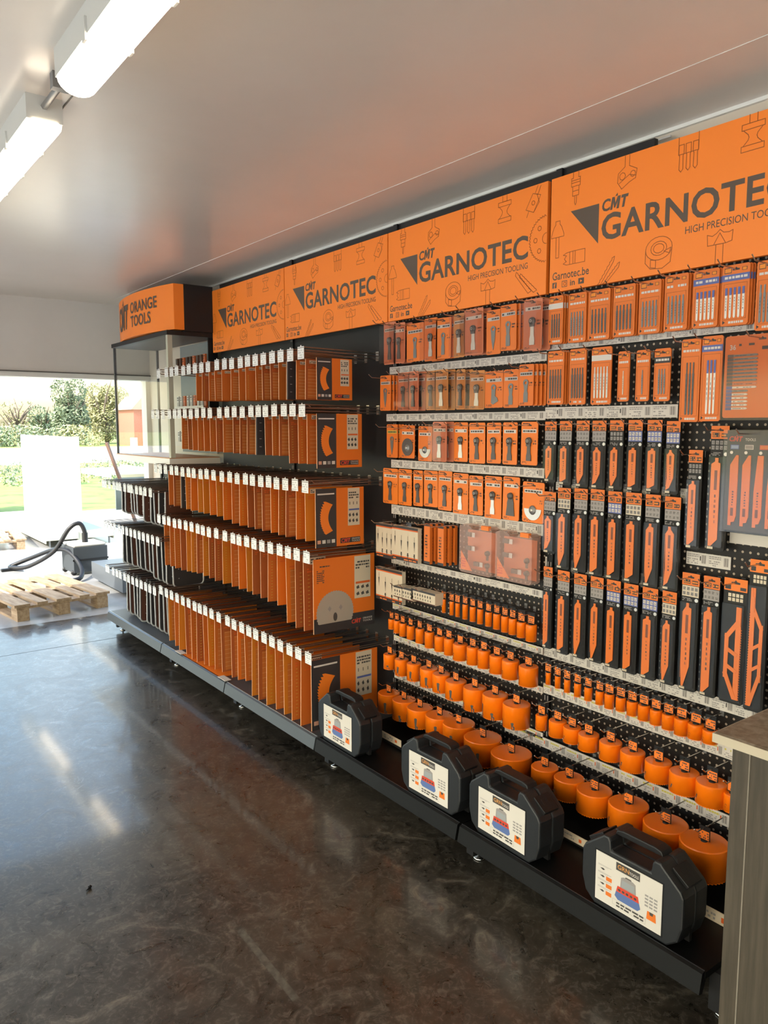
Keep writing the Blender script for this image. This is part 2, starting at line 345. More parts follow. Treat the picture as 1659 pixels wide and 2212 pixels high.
# ================================================================= SHELVING
XP = 2.352       # face of the back panels
SEAM = [1.03, 2.02, 3.03, 4.03, 5.03, 6.20]
XLIP = 1.865
names = ['black shelving bay with jigsaw and sabre blades beside the counter', 'black shelving bay with multi-tool blades and hole saws',
         'black shelving bay behind the nearest orange saw blade sleeves', 'black shelving bay under the leftmost flat sign', 'low black shelving bay at the far end with grey-edged sleeves']
for i in range(5):
    y0, y1 = SEAM[i], SEAM[i+1]; t = thing('shelving_bay', names[i], 'shelving', (0, y0, 0), group='black shelving bays along the wall'); L_ = y1-y0
    top = 2.62 if i < 4 else 1.38
    m = MB(); m.box(XP, XP+.02, .012, L_-.012, .10, min(top, 2.25), PEG if i < 2 else PWD)
    if i > 1:
        for z in (.55, .95, 1.35, 1.75, 2.15):
            if z < top: m.box(XP-.0015, XP, .012, L_-.012, z-.002, z+.002, BLK)
    m.build('back_panel', t)
    if i < 4: m = MB(); m.box(XP, XP+.02, .012 if i else .59, L_-.012, 2.25, 2.62, PWD); m.build('header_panel', t)
    for k, yy in enumerate((0, L_)):
        if k == 1 and i != 4: continue
        m = MB(); m.box(XP-.012, XP+.06, yy-.014, yy+.014, 0, top if i else 2.5, BLK)
        z = .3
        while z < top-.1: m.box(XP-.013, XP-.011, yy-.009, yy-.005, z, z+.02, INKL); m.box(XP-.013, XP-.011, yy+.005, yy+.009, z, z+.02, INKL); z += .05
        m.build('upright', t)
    sm = mat('falloff_black_base', (.004, .004, .004), .45, spec=.2) if i < 2 else PWD2  # base of the near bays blackened to stand in for light falloff
    m = MB(); m.box(XLIP+.012, XP, .003, L_-.003, .150, .170, sm); m.build('base_shelf', t)
    m = MB(); m.add([(XLIP+.012, .006, .174), (XLIP, .006, .168), (XLIP-.012, .006, .112), (XLIP+.004, .006, .108), (XLIP+.022, .006, .150)]+
                    [(XLIP+.012, L_-.006, .174), (XLIP, L_-.006, .168), (XLIP-.012, L_-.006, .112), (XLIP+.004, L_-.006, .108), (XLIP+.022, L_-.006, .150)],
                    [(0, 1, 2, 3, 4), (9, 8, 7, 6, 5), (0, 5, 6, 1), (1, 6, 7, 2), (2, 7, 8, 3), (3, 8, 9, 4), (4, 9, 5, 0)], sm if i < 2 else mat('grey_lip', (.075, .085, .095), .35, metal=.3))
    m.box(XLIP+.010, XLIP+.014, .006, L_-.006, .1735, .1752, mat('lip_edge_shine', (.45, .48, .5), .3, metal=.6)) if i > 1 else m.box(XLIP+.010, XLIP+.013, .006, L_-.006, .1738, .1746, mat('dark_edge_shine', (.08, .08, .09), .3, metal=.6))  # thin lighter strip painting the highlight along the lip's upper edge
    m.build('front_lip', t)
    m = MB(); m.box(XLIP+.06, XP, -.018, .018, .032, .15, PWD); bb = m.build('base_bracket', t)
    m = MB(); m.lathe([(0, .032), (.006, .032), (.006, .012), (.022, .008), (.024, 0), (0, 0)], CHR, 14, (XLIP+.11, -.0, 0)); m.build('levelling_foot', bb)
    if i == 4:
        m = MB(); m.box(XLIP+.06, XP, L_-.03, L_+.0, .032, .15, PWD); m.build('base_bracket', t)
        m = MB(); m.lathe([(0, .032), (.006, .032), (.006, .012), (.022, .008), (.024, 0), (0, 0)], CHR, 14, (XLIP+.11, L_-.015, 0)); m.build('levelling_foot', t)
m = MB(); m.tube([(XW-.03, 1.61+k*.4, 2.64+.004*math.sin(k*2)) for k in range(9)], .004, mat('white_cable', (.7, .68, .64), .5)); single(m, 'cable', 'thin white cable running along the ceiling above the signs', 'cable')

# ---------------------------------------------------------------- signs
def sign_art(m, W, H, y):
    P = lambda u, v: (u*W, H*(1-v))
    def pl(pts, wd=.0022): m.line([P(*p) for p in pts], wd, y, LINE)
    def circ(cu, cv, ru, n=16, a0=0, a1=360, wd=.0022, sq=1): pl([(cu+ru*math.cos(R(a0+(a1-a0)*k/n)), cv-ru*sq*W/H*math.sin(R(a0+(a1-a0)*k/n))) for k in range(n+1)], wd)
    m.flat([P(.095, .325), P(.222, .325), P(.222, .655)], y, TXT)
    m.cmt(.235*W, .345*W, H*(1-.405), H*(1-.305), y, TXT)
    m.text('GARNOTEC', .235*W, .905*W, H*(1-.645), H*(1-.425), y, TXT, .022)
    m.text('HIGH PRECISION TOOLING', .565*W, .905*W, H*(1-.735), H*(1-.68), y, TXT, 0)
    m.text('Garnotec.be', .015*W, .185*W, H*(1-.895), H*(1-.825), y, TXT, .008)
    # social icons
    z0, z1 = H*(1-.965), H*(1-.915); s = z1-z0
    m.rect(.015*W, .015*W+s, z0, z1, y, TXT); m.text('f', .015*W+s*.35, .015*W+s*.75, z0, z1-.003, y-.0004, SIGN, .02)
    circ(.075, .94, .006, 10); x = .062*W; m.line([(x, z0), (x+s*1.1, z0), (x+s*1.1, z1), (x, z1), (x, z0)], .0022, y, TXT)
    m.text('in', .1*W, .122*W, z0, z1, y, TXT, .02)
    m.rect(.138*W, .138*W+s*1.25, z0, z1, y, TXT); x = .138*W+s*.45; m.flat([(x, z0+s*.25), (x+s*.45, z0+s*.5), (x, z0+s*.75)], y-.0004, SIGN)
    # collar drill
    u = .115; pl([(u-.012, .0), (u-.012, .05), (u-.02, .05), (u-.02, .12), (u+.02, .12), (u+.02, .05), (u+.012, .05), (u+.012, 0)])
    for v in (.07, .09): pl([(u-.02, v), (u+.02, v)])
    pl([(u-.014, .12), (u-.014, .2), (u+.014, .2), (u+.014, .12)]); pl([(u-.014, .16), (u+.014, .16)]); pl([(u-.004, .2), (u-.004, .26), (u, .28), (u+.004, .26), (u+.004, .2)])
    # hinge bit
    u = .335; pl([(u-.009, 0), (u-.009, .09), (u-.035, .13), (u-.038, .2), (u-.02, .26), (u+.01, .22), (u+.035, .2), (u+.04, .13), (u+.009, .09), (u+.009, 0)]); circ(u-.018, .16, .012, 8); circ(u+.024, .16, .01, 8); pl([(u-.03, .21), (u+.01, .16), (u+.035, .18)])
    # multi-bit
    u = .565; pl([(u-.035, 0), (u-.035, .13), (u+.035, .13), (u+.035, 0)])
    for d_ in (-.025, 0, .025): pl([(u+d_-.009, .06), (u+d_-.009, .13), (u+d_-.006, .14), (u+d_-.007, .24), (u+d_, .26), (u+d_+.007, .24), (u+d_+.006, .14), (u+d_+.009, .13), (u+d_+.009, .06), (u+d_-.009, .06)])
    # cove bit
    u = .775; pl([(u-.012, 0), (u-.012, .06), (u+.012, .06), (u+.012, 0)]); pl([(u-.035, .06), (u+.035, .06), (u+.035, .10), (u-.035, .10), (u-.035, .06)]); pl([(u-.035, .21), (u+.035, .21), (u+.035, .25), (u-.035, .25), (u-.035, .21)])
    pl([(u-.03, .10), (u-.015, .135), (u-.012, .155), (u-.015, .175), (u-.03, .21)]); pl([(u+.03, .10), (u+.015, .135), (u+.012, .155), (u+.015, .175), (u+.03, .21)])
    # tilted cutter
    pl([(.925, .07), (.965, .10), (.93, .24), (.89, .20), (.925, .07)]); pl([(.95, .09), (.965, .02)]); pl([(.935, .08), (.95, .01)]); circ(.928, .155, .008, 8); pl([(.905, .22), (.895, .27)]); pl([(.945, .08), (.958, .16), (.93, .24)])
    # blade
    cu, cv, r0 = .998, .50, .088; n = 44
    pl([(cu-(r0 if k % 2 else r0*.93)*math.cos(R(-88+176*k/n)), cv-(r0 if k % 2 else r0*.93)*W/H*math.sin(R(-88+176*k/n))) for k in range(n+1)], .0022)
    circ(cu, cv, .02, 8, 90, 270)
    for a in (-50, 0, 50): circ(cu-.055*math.cos(R(a)), cv-.055*W/H*math.sin(R(a)), .009, 7)
    # bearing bit
    u = .035; pl([(u-.01, .38), (u+.01, .38), (u+.01, .41), (u+.018, .43), (u+.03, .5), (u+.03, .52), (u-.03, .52), (u-.03, .5), (u-.018, .43), (u-.01, .41), (u-.01, .38)]); pl([(u-.007, .52), (u-.007, .70), (u+.007, .70), (u+.007, .52)])
    # plug cutter
    pl([(.165, .67), (.165, .78), (.11, .78), (.11, .67), (.165, .67)]); pl([(.12, .67), (.12, .78)]); pl([(.11, .67), (.08, .675), (.065, .69), (.08, .7), (.07, .725), (.08, .75), (.065, .765), (.08, .78), (.11, .78)]); pl([(.095, .67), (.095, .78)])
    # diagonal jigsaw blades
    for du in (0, .022):
        a, b_ = (.225+du, 1.0), (.285+du, .80+du*2.5); pts = [a]
        for k in range(12): q = k/12; pts.append((a[0]+(b_[0]-a[0])*q+(.004 if k % 2 else 0), a[1]+(b_[1]-a[1])*q))
        pts += [b_, (b_[0]+.01, b_[1]-.01), (b_[0]+.006, b_[1]+.03), (a[0]+.014, 1.0)]; pl(pts)
        a, b_ = (.845+du, .75+du), (.925+du*1.3, .95); pts = [a]
        for k in range(14): q = k/14; pts.append((a[0]+(b_[0]-a[0])*q+(.003 if k % 2 else 0), a[1]+(b_[1]-a[1])*q))
        pl(pts+[b_, (b_[0]-.016, .965), (a[0]-.005, a[1]+.03), a])
    # cutter head
    u, v = .47, .80; circ(u, v, .05, 20, sq=.75); circ(u, v, .02, 12, sq=.75); circ(u, v, .03, 14, sq=.75)
    pl([(u-.05, v), (u-.05, v+.1), (u-.03, v+.15), (u+.015, v+.16), (u+.045, v+.12), (u+.05, v)]); pl([(u-.03, v+.08), (u-.03, v+.14), (u-.01, v+.15), (u-.01, v+.09), (u-.03, v+.08)]); pl([(u+.02, v+.03), (u+.045, v+.01), (u+.04, v+.05), (u+.02, v+.03)])
    # forstner bit
    u = .685; pl([(u-.04, 0.860), (u-.042, 0.780), (u-.025, 0.795), (u-.012, 0.780), (u, 0.755), (u+.012, 0.780), (u+.03, 0.785), (u+.042, 0.775), (u+.04, 0.850), (u+.02, 0.860), (u-.02, 0.860), (u-.04, 0.860)]); pl([(u-.02, 0.860), (u, 0.780), (u+.02, 0.860)]); pl([(u-.012, 0.860), (u-.012, 1)]); pl([(u+.012, 0.860), (u+.012, 1)])
SZ0, SZ1 = 2.158, 2.572; XS = 2.297
slab = ['orange printed sign above jigsaw blades, cut by right picture edge', 'orange printed sign above the multi-tool blades, second from right', 'orange printed sign between two others above the saw blade sleeves', 'orange printed sign nearest the glass case, smallest in view']
S0 = None
for i in range(4):
    y1 = SEAM[i+1]
    if S0 is None:
        W_, H_ = .992, SZ1-SZ0
        S0 = thing('header_sign', slab[0], 'sign', (XS, y1-.003, SZ0), WALLROT, 'printed orange header signs')
        m = MB(); m.box(0, W_, 0, .018, 0, H_, SIGN); sign_art(m, W_, H_, -.0006); m.build('sign_board', S0)
        m = MB(); m.box(.02, .05, .018, .055, .05, H_-.05, BLK); m.box(W_-.05, W_-.02, .018, .055, .05, H_-.05, BLK); m.build('mounting_bracket', S0)
    else: copy_tree(S0, (XS, y1-.003, SZ0), slab[i])

# ================================================================= HOOKS + PEG GOODS
def wirehook_mesh(L_):
    m = MB(); m.tube([(0, 0, 0), (0, -L_, .002), (0, -L_-.018, .016)], .0021, CHR, 6); m.box(-.007, .007, -.002, .0, -.010, .010, GRY)
    return m.mesh('wall_hook')
_H = {}
def peg_hook(Y, Z, L_, label, group):
    k = round(L_, 2)
    if k not in _H: _H[k] = wirehook_mesh(k)
    o = bpy.data.objects.new('wall_hook', _H[k]); COL.objects.link(o); o.location = (XP, Y, Z); o.rotation_euler = (0, 0, WALLROT)
    return tag(o, label, 'hook', group)

def card_base(m, w, h, body, th=.003, y=0):
    """hanging card: origin at the slot; slot drawn dark"""
    t = .014; r = min(.005, w*.12)
    m.poly([(-w/2+r, t), (-w/2, t-r), (-w/2, t-h+r), (-w/2+r, t-h), (w/2-r, t-h), (w/2, t-h+r), (w/2, t-r), (w/2-r, t)], y, y+th, body)
    m.poly([(-.011, .002), (-.004, .003), (0, .007), (.004, .003), (.011, .002), (.011, -.003), (-.011, -.003)], y-.0004, y, INK)
    return t

def osc_tool(kind, w, bl, y):
    """multi-tool accessory standing on the card face"""
    m = MB(); hd = MB(); r = min(w*.24, .014)
    if kind == 'bare':
        hd.lathe([(r*.45, 0), (r, 0), (r, .002), (r*.45, .002)], GRY, 18, (0, y, 0), 'y', False)
        m.poly([(-r*.8, -r*.5), (-r*.55, -bl*.45), (-r*.8, -bl*.55), (-r*.8, -bl), (r*.8, -bl), (r*.8, -bl*.55), (r*.55, -bl*.45), (r*.8, -r*.5)], y-.0015, y, GRY)
        for k in range(7): x = -r*.8+r*1.6*k/7; m.flat([(x, -bl), (x+r*.23, -bl), (x+r*.115, -bl-.003)], y-.001, GRY)
    elif kind == 'point':
        hd.lathe([(r*.45, 0), (r, 0), (r, .002), (r*.45, .002)], GRY, 18, (0, y, 0), 'y', False)
        m.poly([(-r*.9, -r*.4), (-r*.7, -bl*.5), (-.001, -bl), (.001, -bl), (r*.7, -bl*.5), (r*.9, -r*.4)], y-.0015, y, GRY)
    elif kind == 'angled':
        hd.lathe([(r*.45, 0), (r, 0), (r, .002), (r*.45, .002)], GRY, 18, (0, y, 0), 'y', False)
        m.poly([(-r*.8, -r*.5), (-r*.9, -bl*.6), (-r*1.0, -bl*.9), (-r*.2, -bl), (r*1.9, -bl*.8), (r*1.5, -bl*.6), (r*.7, -bl*.5), (r*.8, -r*.5)], y-.0015, y, GRY)
    elif kind in ('disc', 'half'):
        rr = w*.40; a1 = 360 if kind == 'disc' else 180
        pts = [(rr*math.cos(R(k*a1/24)), -rr*.2-rr*math.sin(R(k*a1/24))) for k in range(25 if kind == 'half' else 24)]
        m.poly(pts, y-.002, y, SIL if kind == 'half' else GRY2); hd.lathe([(0, .006), (rr*.3, .006), (rr*.42, 0)], GRY, 18, (0, y-.002, -rr*.3), 'y'); hd.lathe([(0, .009), (rr*.15, .009), (rr*.15, 0)], SIL, 12, (0, y-.002, -rr*.3), 'y')
    elif kind == 'scraper':
        hd.lathe([(0, .010), (r*.9, .010), (r, .004), (r, 0)], GRY2, 18, (0, y, 0), 'y'); m.poly([(-r*.8, -r*.2), (-r*1.3, -bl*.35), (-r*1.3, -bl*.5), (-r*1.7, -bl), (r*1.7, -bl), (r*1.3, -bl*.5), (r*1.3, -bl*.35), (r*.8, -r*.2)], y-.003, y, GRY2)
    else:   # round head and short blade
        bm = SIL if kind == 'light' else GRY2
        hd.lathe([(0, .012), (r*.55, .012), (r*.6, .008), (r, .008), (r*1.08, .003), (r*1.08, 0)], GRY2, 20, (0, y, 0), 'y'); hd.lathe([(r*.3, .0125), (r*.38, .0125)], SIL, 14, (0, y, 0), 'y', False)
        m.poly([(-r*.8, -r*.5), (-r*.75, -r*1.5), (r*.75, -r*1.5), (r*.8, -r*.5)], y-.007, y, GRY2)
        m.poly([(-r*.6, -r*1.4), (-r*.65, -bl*.6), (-r*.9, -bl*.75), (-r*.9, -bl), (r*.9, -bl), (r*.9, -bl*.75), (r*.65, -bl*.6), (r*.6, -r*1.4)], y-.003, y, bm)
    return m, hd

def osc_card(w, h, kind, body, clear, hdr, label, loc, group, ang=0):
    t = thing('multi_tool_blade_pack', label, 'tool pack', loc, WALLROT, group); t.rotation_euler = (0, ang, WALLROT)
    m = MB(); card_base(m, w, h, body)
    m.rect(-w*.42, w*.42, -.030, -.016, -.0004, hdr); m.marks(-w*.38, w*.38, -.029, -.017, 1, INK if hdr is not YEL else INK, -.0008)
    m.marks(-w*.4, w*.0, .0035, .0105, 1, DK, -.0005, .9); m.marks(w*.12, w*.42, -.0145, -.0085, 1, INK, -.0005)
    m.marks(-w*.42, -w*.1, .014-h+.005, .014-h+.014, 2, INK, -.0005); m.marks(w*.22, w*.42, -h*.45, -h*.33, 2, INK, -.0005, .7)
    m.build('backing_card', t)
    zc = -h*.36 if kind not in ('disc', 'half') else -h*.52
    m, hd = osc_tool(kind, w, h*.46, -.001); o = m.build('multi_tool_blade', t); o.location = (0, 0, zc); hd.build('mounting_head', o)
    if clear:
        m = MB(); d = .030; m.box(-w*.47, w*.47, -d, -.0005, .014-h+.004, -.001, CLR); m.build('blister', t)
    return t

jig_i = 0
def jig_card(w, h, n, bmat, band, label, loc, group, shank=None, blen=.62):
    t = thing('jigsaw_blade_pack', label, 'blade pack', loc, WALLROT, group)
    m = MB(); card_base(m, w, h, ORG2, .005)
    m.rect(-w*.42, -w*.16, -.010, .006, -.0004, DK); m.rect(-w*.40, -w*.18, -.008, .004, -.0006, ORG3); m.rect(w*.22, w*.40, -.006, .004, -.0004, DK); m.rect(w*.24, w*.38, -.005, .003, -.0006, ORG3)
    if band: m.rect(-w*.5, w*.5, -.034, -.014, -.0004, band)
    m.marks(-w*.4, w*.42, -.030, -.017, 1, WHT, -.0008, .95)
    z0 = .014-h; m.marks(-w*.2, w*.35, z0+.004, z0+.016, 1, WHT, -.0006, .95); m.flat([(-w*.42, z0+.005), (-w*.42, z0+.017), (-w*.32, z0+.011)], -.0006, DK)
    # recess
    m.line([(-w*.42, z0+.019), (-w*.42, -.042), (w*.42, -.042), (w*.42, z0+.019), (-w*.42, z0+.019)], .001, -.0006, LINE)
    m.build('backing_card', t)
    zt = -.046; zb = z0+.022; full = zt-zb; L_ = full*(blen+.3)
    for k in range(n):
        x = (k-(n-1)/2)*w*.78/max(n, 4.6)*1.0; bw = min(.0075, w*.10)
        m = MB(); zt2 = zb+L_
        m.poly([(x-bw*.4, zb+.004), (x, zb), (x+bw*.5, zb+.004), (x+bw*.5, zt2-L_*.22), (x+bw*.3, zt2-L_*.2), (x+bw*.3, zt2), (x-bw*.3, zt2), (x-bw*.3, zt2-L_*.2), (x-bw*.5, zt2-L_*.22)], -.002, -.0006, bmat)
        if shank: m.rect(x-bw*.5, x+bw*.5, zt2-L_*.24, zt2, -.0023, shank)
        m.marks(x-bw*.15, x+bw*.15, zb+L_*.25, zt2-L_*.3, 5, INK if bmat is not INK else SIL, -.0023, .8)
        m.build('jigsaw_blade', t)
    return t

def sabre_card(w, h, panel, shape, label, loc, group, dark=False):
    t = thing('sabre_saw_blade_pack', label, 'blade pack', loc, WALLROT, group)
    m = MB(); card_base(m, w, h, BLK2, .010); hh = min(.055, h*.2)
    m.rect(-w*.5, w*.5, .014-hh*.75, .0135, -.0003, ORG2)
    m.poly([(-.011, .002), (-.004, .003), (0, .007), (.004, .003), (.011, .002), (.011, -.003), (-.011, -.003)], -.0009, -.0004, INK)
    m.rect(-w*.42, -w*.02, -.022, -.008, -.0006, DK); m.marks(-w*.40, -w*.04, -.021, -.009, 2, ORG3, -.0009); m.rect(w*.08, w*.42, -.022, -.010, -.0006, DK); m.marks(w*.1, w*.4, -.021, -.011, 1, ORG3, -.0009)
    z1 = .014-hh*.78; z2 = z1-.036
    if panel: m.rect(-w*.48, w*.48, z2, z1, -.0004, panel)
    for a in range(4):
        for b_ in range(2):
            x = -w*.44+a*w*.23; z = z1-.004-b_*.016; m.rect(x, x+w*.17, z-.012, z, -.0007, INKL if panel is not BLU else WHT); m.marks(x+.001, x+w*.17-.001, z-.010, z-.002, 2, INK, -.0009)
    m.marks(-w*.45, w*.1, z2-.016, z2-.004, 3, INKL, -.0006, .7); m.lathe([(0, .0012), (w*.1, .0012), (w*.1, 0)], SIL, 12, (w*.36, 0, z2-.010), 'y', False)
    z0 = .014-h; m.rect(-w*.45, -w*.12, z0+.004, z0+.012, -.0006, CRM); m.build('backing_card', t)
    zt = z2-.022; zb = z0+.014; bl = zt-zb; bw = w*.50
    m = MB(); c = -w*.12
    if shape == 'taper': P_ = [(c-bw*.35, zb), (c-bw*.15, zb), (c+bw*.5, zb+bl*.25), (c+bw*.5, zt-bl*.06), (c+bw*.2, zt-bl*.05), (c+bw*.2, zt), (c-bw*.1, zt), (c-bw*.1, zt-bl*.04), (c-bw*.45, zt-bl*.1), (c-bw*.5, zb+bl*.3)]
    elif shape == 'curve': P_ = [(c-bw*.5, zb), (c+bw*.0, zb+bl*.06), (c+bw*.55, zb+bl*.3), (c+bw*.6, zt-bl*.12), (c+bw*.2, zt-bl*.05), (c+bw*.15, zt), (c-bw*.15, zt), (c-bw*.15, zt-bl*.05), (c-bw*.45, zt-bl*.12), (c-bw*.35, zb+bl*.3)]
    else: P_ = [(c-bw*.5, zb+bl*.0), (c-bw*.2, zb), (c+bw*.5, zb+bl*.08), (c+bw*.5, zt-bl*.06), (c+bw*.25, zt-bl*.05), (c+bw*.25, zt), (c-bw*.1, zt), (c-bw*.1, zt-bl*.04), (c-bw*.5, zt-bl*.07)]
    m.poly(P_, -.0045, -.002, BLADE)
    k = 0; z = zb+bl*.1
    while z < zt-bl*.12: m.flat([(c-bw*.5, z), (c-bw*.5-.0022, z+.0015), (c-bw*.5, z+.0045)], -.003, BLADE); z += .0055
    m.rect(c-bw*.1, c+bw*.22, zt-bl*.36, zt-bl*.14, -.0048, mat('blade_print', (.22, .06, .02), .5)); m.marks(c-bw*.02, c+bw*.16, zb+bl*.25, zt-bl*.4, 6, INK, -.0048, .75)
    m.build('sabre_saw_blade', t)
    m = MB(); m.box(-w*.46, w*.46, -.012, -.0006, z0+.012, z2-.018, SMK); m.build('blister', t)
    return t

def price_rail(px0, y0a, y0b, px1, y1a, y1b, X, label, group, n, yellow=False, mt=WHT):
    """strip from left end (px0, top y0a, bottom y0b) to right end"""
    Ya, za = onX(px0, y0a, X); _, zb = onX(px0, y0b, X); Yb, zc = onX(px1, y1a, X); _, zd = onX(px1, y1b, X)
    L_ = Ya-Yb; hgt = ((za-zb)+(zc-zd))/2; zc_ = (za+zb+zc+zd)/4
    t = thing('price_rail', label, 'price rail', (X, Ya, zc_), WALLROT, group)
    m = MB(); m.box(0, L_, 0, .004, -hgt/2, hgt/2, mt); m.box(0, L_, .004, XP-X-.001, hgt/2-.006, hgt/2-.003, BLK)
    m.build('rail_strip', t)
    p = L_/n
    m = MB()
    for k in range(n):
        x = k*p+.004
        m.marks(x, x+p*.55, hgt*.12, hgt*.40, 1 if yellow else 2, YEL if yellow else INKL, -.0005, .9)
        m.marks(x, x+p*.5, -hgt*.42, hgt*.05, 3, INKL, -.0005, .65)
        for b_ in range(5): m.rect(x+p*.66+b_*p*.045, x+p*.685+b_*p*.045, -hgt*.3, hgt*.35, -.0005, INK if b_ % 2 else INKL)
        if yellow or k % 3 == 0: m.rect(x+p*.58, x+p*.63, -hgt*.1, hgt*.25, -.0005, ORG4 if yellow else INK)
        m.rect(x+p*.96, x+p*.966, -hgt*.5, hgt*.5, -.0005, INKL)
    m.build('printed_label', t); return t

z5 = lambda x, y: (800+.2532*x, 620+.2532*y)
z6 = lambda x, y: (790+.2532*x, 1080+.2532*y)
z7 = lambda x, y: (1160+.3008*x, 540+.3008*y)
z8 = lambda x, y: (1160+.3008*x, 1100+.3008*y)
zB = lambda x, y: (960+.4213*x, 1560+.4213*y)
def rect_on(zf, l, r, t, b, X):
    ym = (t+b)/2; Yl, _ = onX(*zf(l, ym), X); Yr, _ = onX(*zf(r, ym), X); c = (l+r)/2
    _, zt = onX(*zf(c, t), X); _, zb = onX(*zf(c, b), X)
    return (Yl+Yr)/2, zt, Yl-Yr, zt-zb

rowword = ['top', 'second', 'third', 'fourth', 'fifth', 'sixth', 'seventh']
BODY = dict(o=ORG2, w=mat('wood_tint_card', (.60, .25, .07), .5), s=SALM, p=ORG)
# multi-tool pegboard, rows A-D
B2 = [
 [(115, 215, 300, 660, 'head', 's', 1, 0), (200, 295, 305, 650, 'head', 's', 1, 3), (310, 455, 310, 635, 'bare', 'o', 0, 0), (460, 570, 265, 630, 'light', 'o', 1, 1), (560, 690, 262, 610, 'bare', 'o', 0, 2), (710, 805, 225, 600, 'light', 'w', 1, 0), (800, 960, 185, 578, 'light', 's', 1, 1), (990, 1110, 195, 575, 'point', 'o', 0, 0), (1108, 1245, 150, 540, 'bare', 'o', 0, 3), (1310, 1465, 100, 540, 'light', 's', 1, 1)],
 [(85, 175, 755, 1055, 'point', 'o', 0, 2), (235, 330, 730, 1055, 'head', 's', 1, 0), (325, 410, 720, 1055, 'head', 's', 1, 2), (475, 556, 715, 1050, 'head', 'w', 1, 0), (550, 660, 705, 1050, 'light', 'w', 1, 2), (733, 808, 703, 1045, 'head', 'w', 1, 1), (848, 975, 712, 1045, 'light', 'w', 1, 0), (977, 1132, 718, 1030, 'angled', 'o', 0, 0), (1137, 1266, 703, 1030, 'bare', 'o', 0, 0), (1268, 1392, 660, 1012, 'bare', 'o', 0, 3)],
 [(140, 232, 1172, 1455, 'point', 'y', 0, 2), (262, 378, 1180, 1460, 'disc', 'o', 0, 0), (410, 527, 1188, 1485, 'half', 'o', 0, 0), (532, 650, 1150, 1490, 'light', 's', 1, 1), (715, 830, 1155, 1490, 'light', 'p', 0, 0), (842, 977, 1158, 1505, 'head', 'p', 0, 0), (992, 1112, 1158, 1505, 'head', 'p', 0, 0), (1130, 1252, 1155, 1515, 'head', 'p', 0, 0), (1287, 1427, 1150, 1520, 'head', 'p', 0, 0)],
 [(110, 235, 1548, 1848, 'head', 'p', 0, 0), (240, 352, 1555, 1862, 'head', 'p', 0, 0), (366, 446, 1565, 1868, 'head', 'p', 0, 0), (457, 574, 1568, 1875, 'head', 'p', 0, 0), (580, 696, 1570, 1905, 'head', 'p', 0, 0), (706, 834, 1590, 1935, 'light', 'p', 0, 0), (842, 958, 1610, 1945, 'head', 'p', 0, 0), (976, 1118, 1615, 1975, 'light', 'p', 0, 0), (1132, 1272, 1620, 1990, 'scraper', 'p', 0, 0), (1300, 1482, 1665, 2012, 'half', 'p', 0, 0)],
]
kw = dict(head='dark round-headed blade', light='pale round-headed blade', bare='flat ring-headed blade', point='pointed ring-headed blade', angled='bent ring-headed blade', disc='dark round saw disc', half='half-round silver disc', scraper='broad dark scraper')
for ri, row in enumerate(B2):
    for ci, (l, r, t_, b_, kind, body, clear, nb) in enumerate(row):
        X = 2.285 if clear or ri < 2 else 2.315
        Yc, zt, w_, h_ = rect_on(z5, l, r, t_, b_, X); zs = zt-.014
        pos = ordl(ci, len(row)); hdr = YEL if body == 'y' else WHT
        if ri < 2 and body == 'o' : hdr = mat('header_grey', (.45, .42, .40), .5)
        lab = 'orange card with %s, %s in the %s multi-tool row' % (kw[kind], pos.replace('from the left', 'from left'), rowword[ri])
        bd = BODY.get(body, ORG2)
        osc_card(w_, h_, kind, bd, clear, hdr, lab, (X, Yc, zs), 'multi-tool blade packs', ang=random.uniform(-.015, .015))
        for k in range(nb):
            off = (.011 if not clear else .034)*(k+1)
            if X+off > XP-.008: break
            osc_card(w_, h_, kind, bd, 0, hdr, 'card behind the %s %s-row multi-tool pack, %s back' % (pos.replace(' from the left', ''), rowword[ri], ORD[k]+' one'), (X+off, Yc-.012*(k+1), zs), 'multi-tool blade packs')
        peg_hook(Yc, zs-.001, XP-X+.085, 'wire hook holding the %s pack in the %s multi-tool row' % (pos.replace(' from the left', ''), rowword[ri]), 'pegboard wire hooks')
# rails of the multi-tool pegboard
RX = 2.335
for k, (a, b_, zf, n, ye) in enumerate([((165, 680, 740), (1505, 560, 635), z5, 11, 0), ((138, 1088, 1155), (1492, 1055, 1122), z5, 11, 0), ((178, 1475, 1538), (1485, 1545, 1632), z5, 10, 0), ((220, 42, 112), (1515, 205, 312), z6, 10, 0),
                                    ((220, 508, 548), (1510, 748, 822), z6, 6, 0), ((230, 885, 925), (1510, 1253, 1322), z6, 12, 1), ((240, 1158, 1198), (1510, 1588, 1650), z6, 14, 1), ((245, 1488, 1530), (1510, 1960, 2030), z6, 10, 1)]):
    p0 = zf(a[0], a[1]); p0b = zf(a[0], a[2]); p1 = zf(b_[0], b_[1]); p1b = zf(b_[0], b_[2])
    price_rail(p0[0], p0[1], p0b[1], p1[0], p1[1], p1b[1], RX if k < 5 else RX-.01, 'white price rail, %s from top on the multi-tool and hole saw pegboard' % ORD[k], 'white price rails', n, bool(ye))

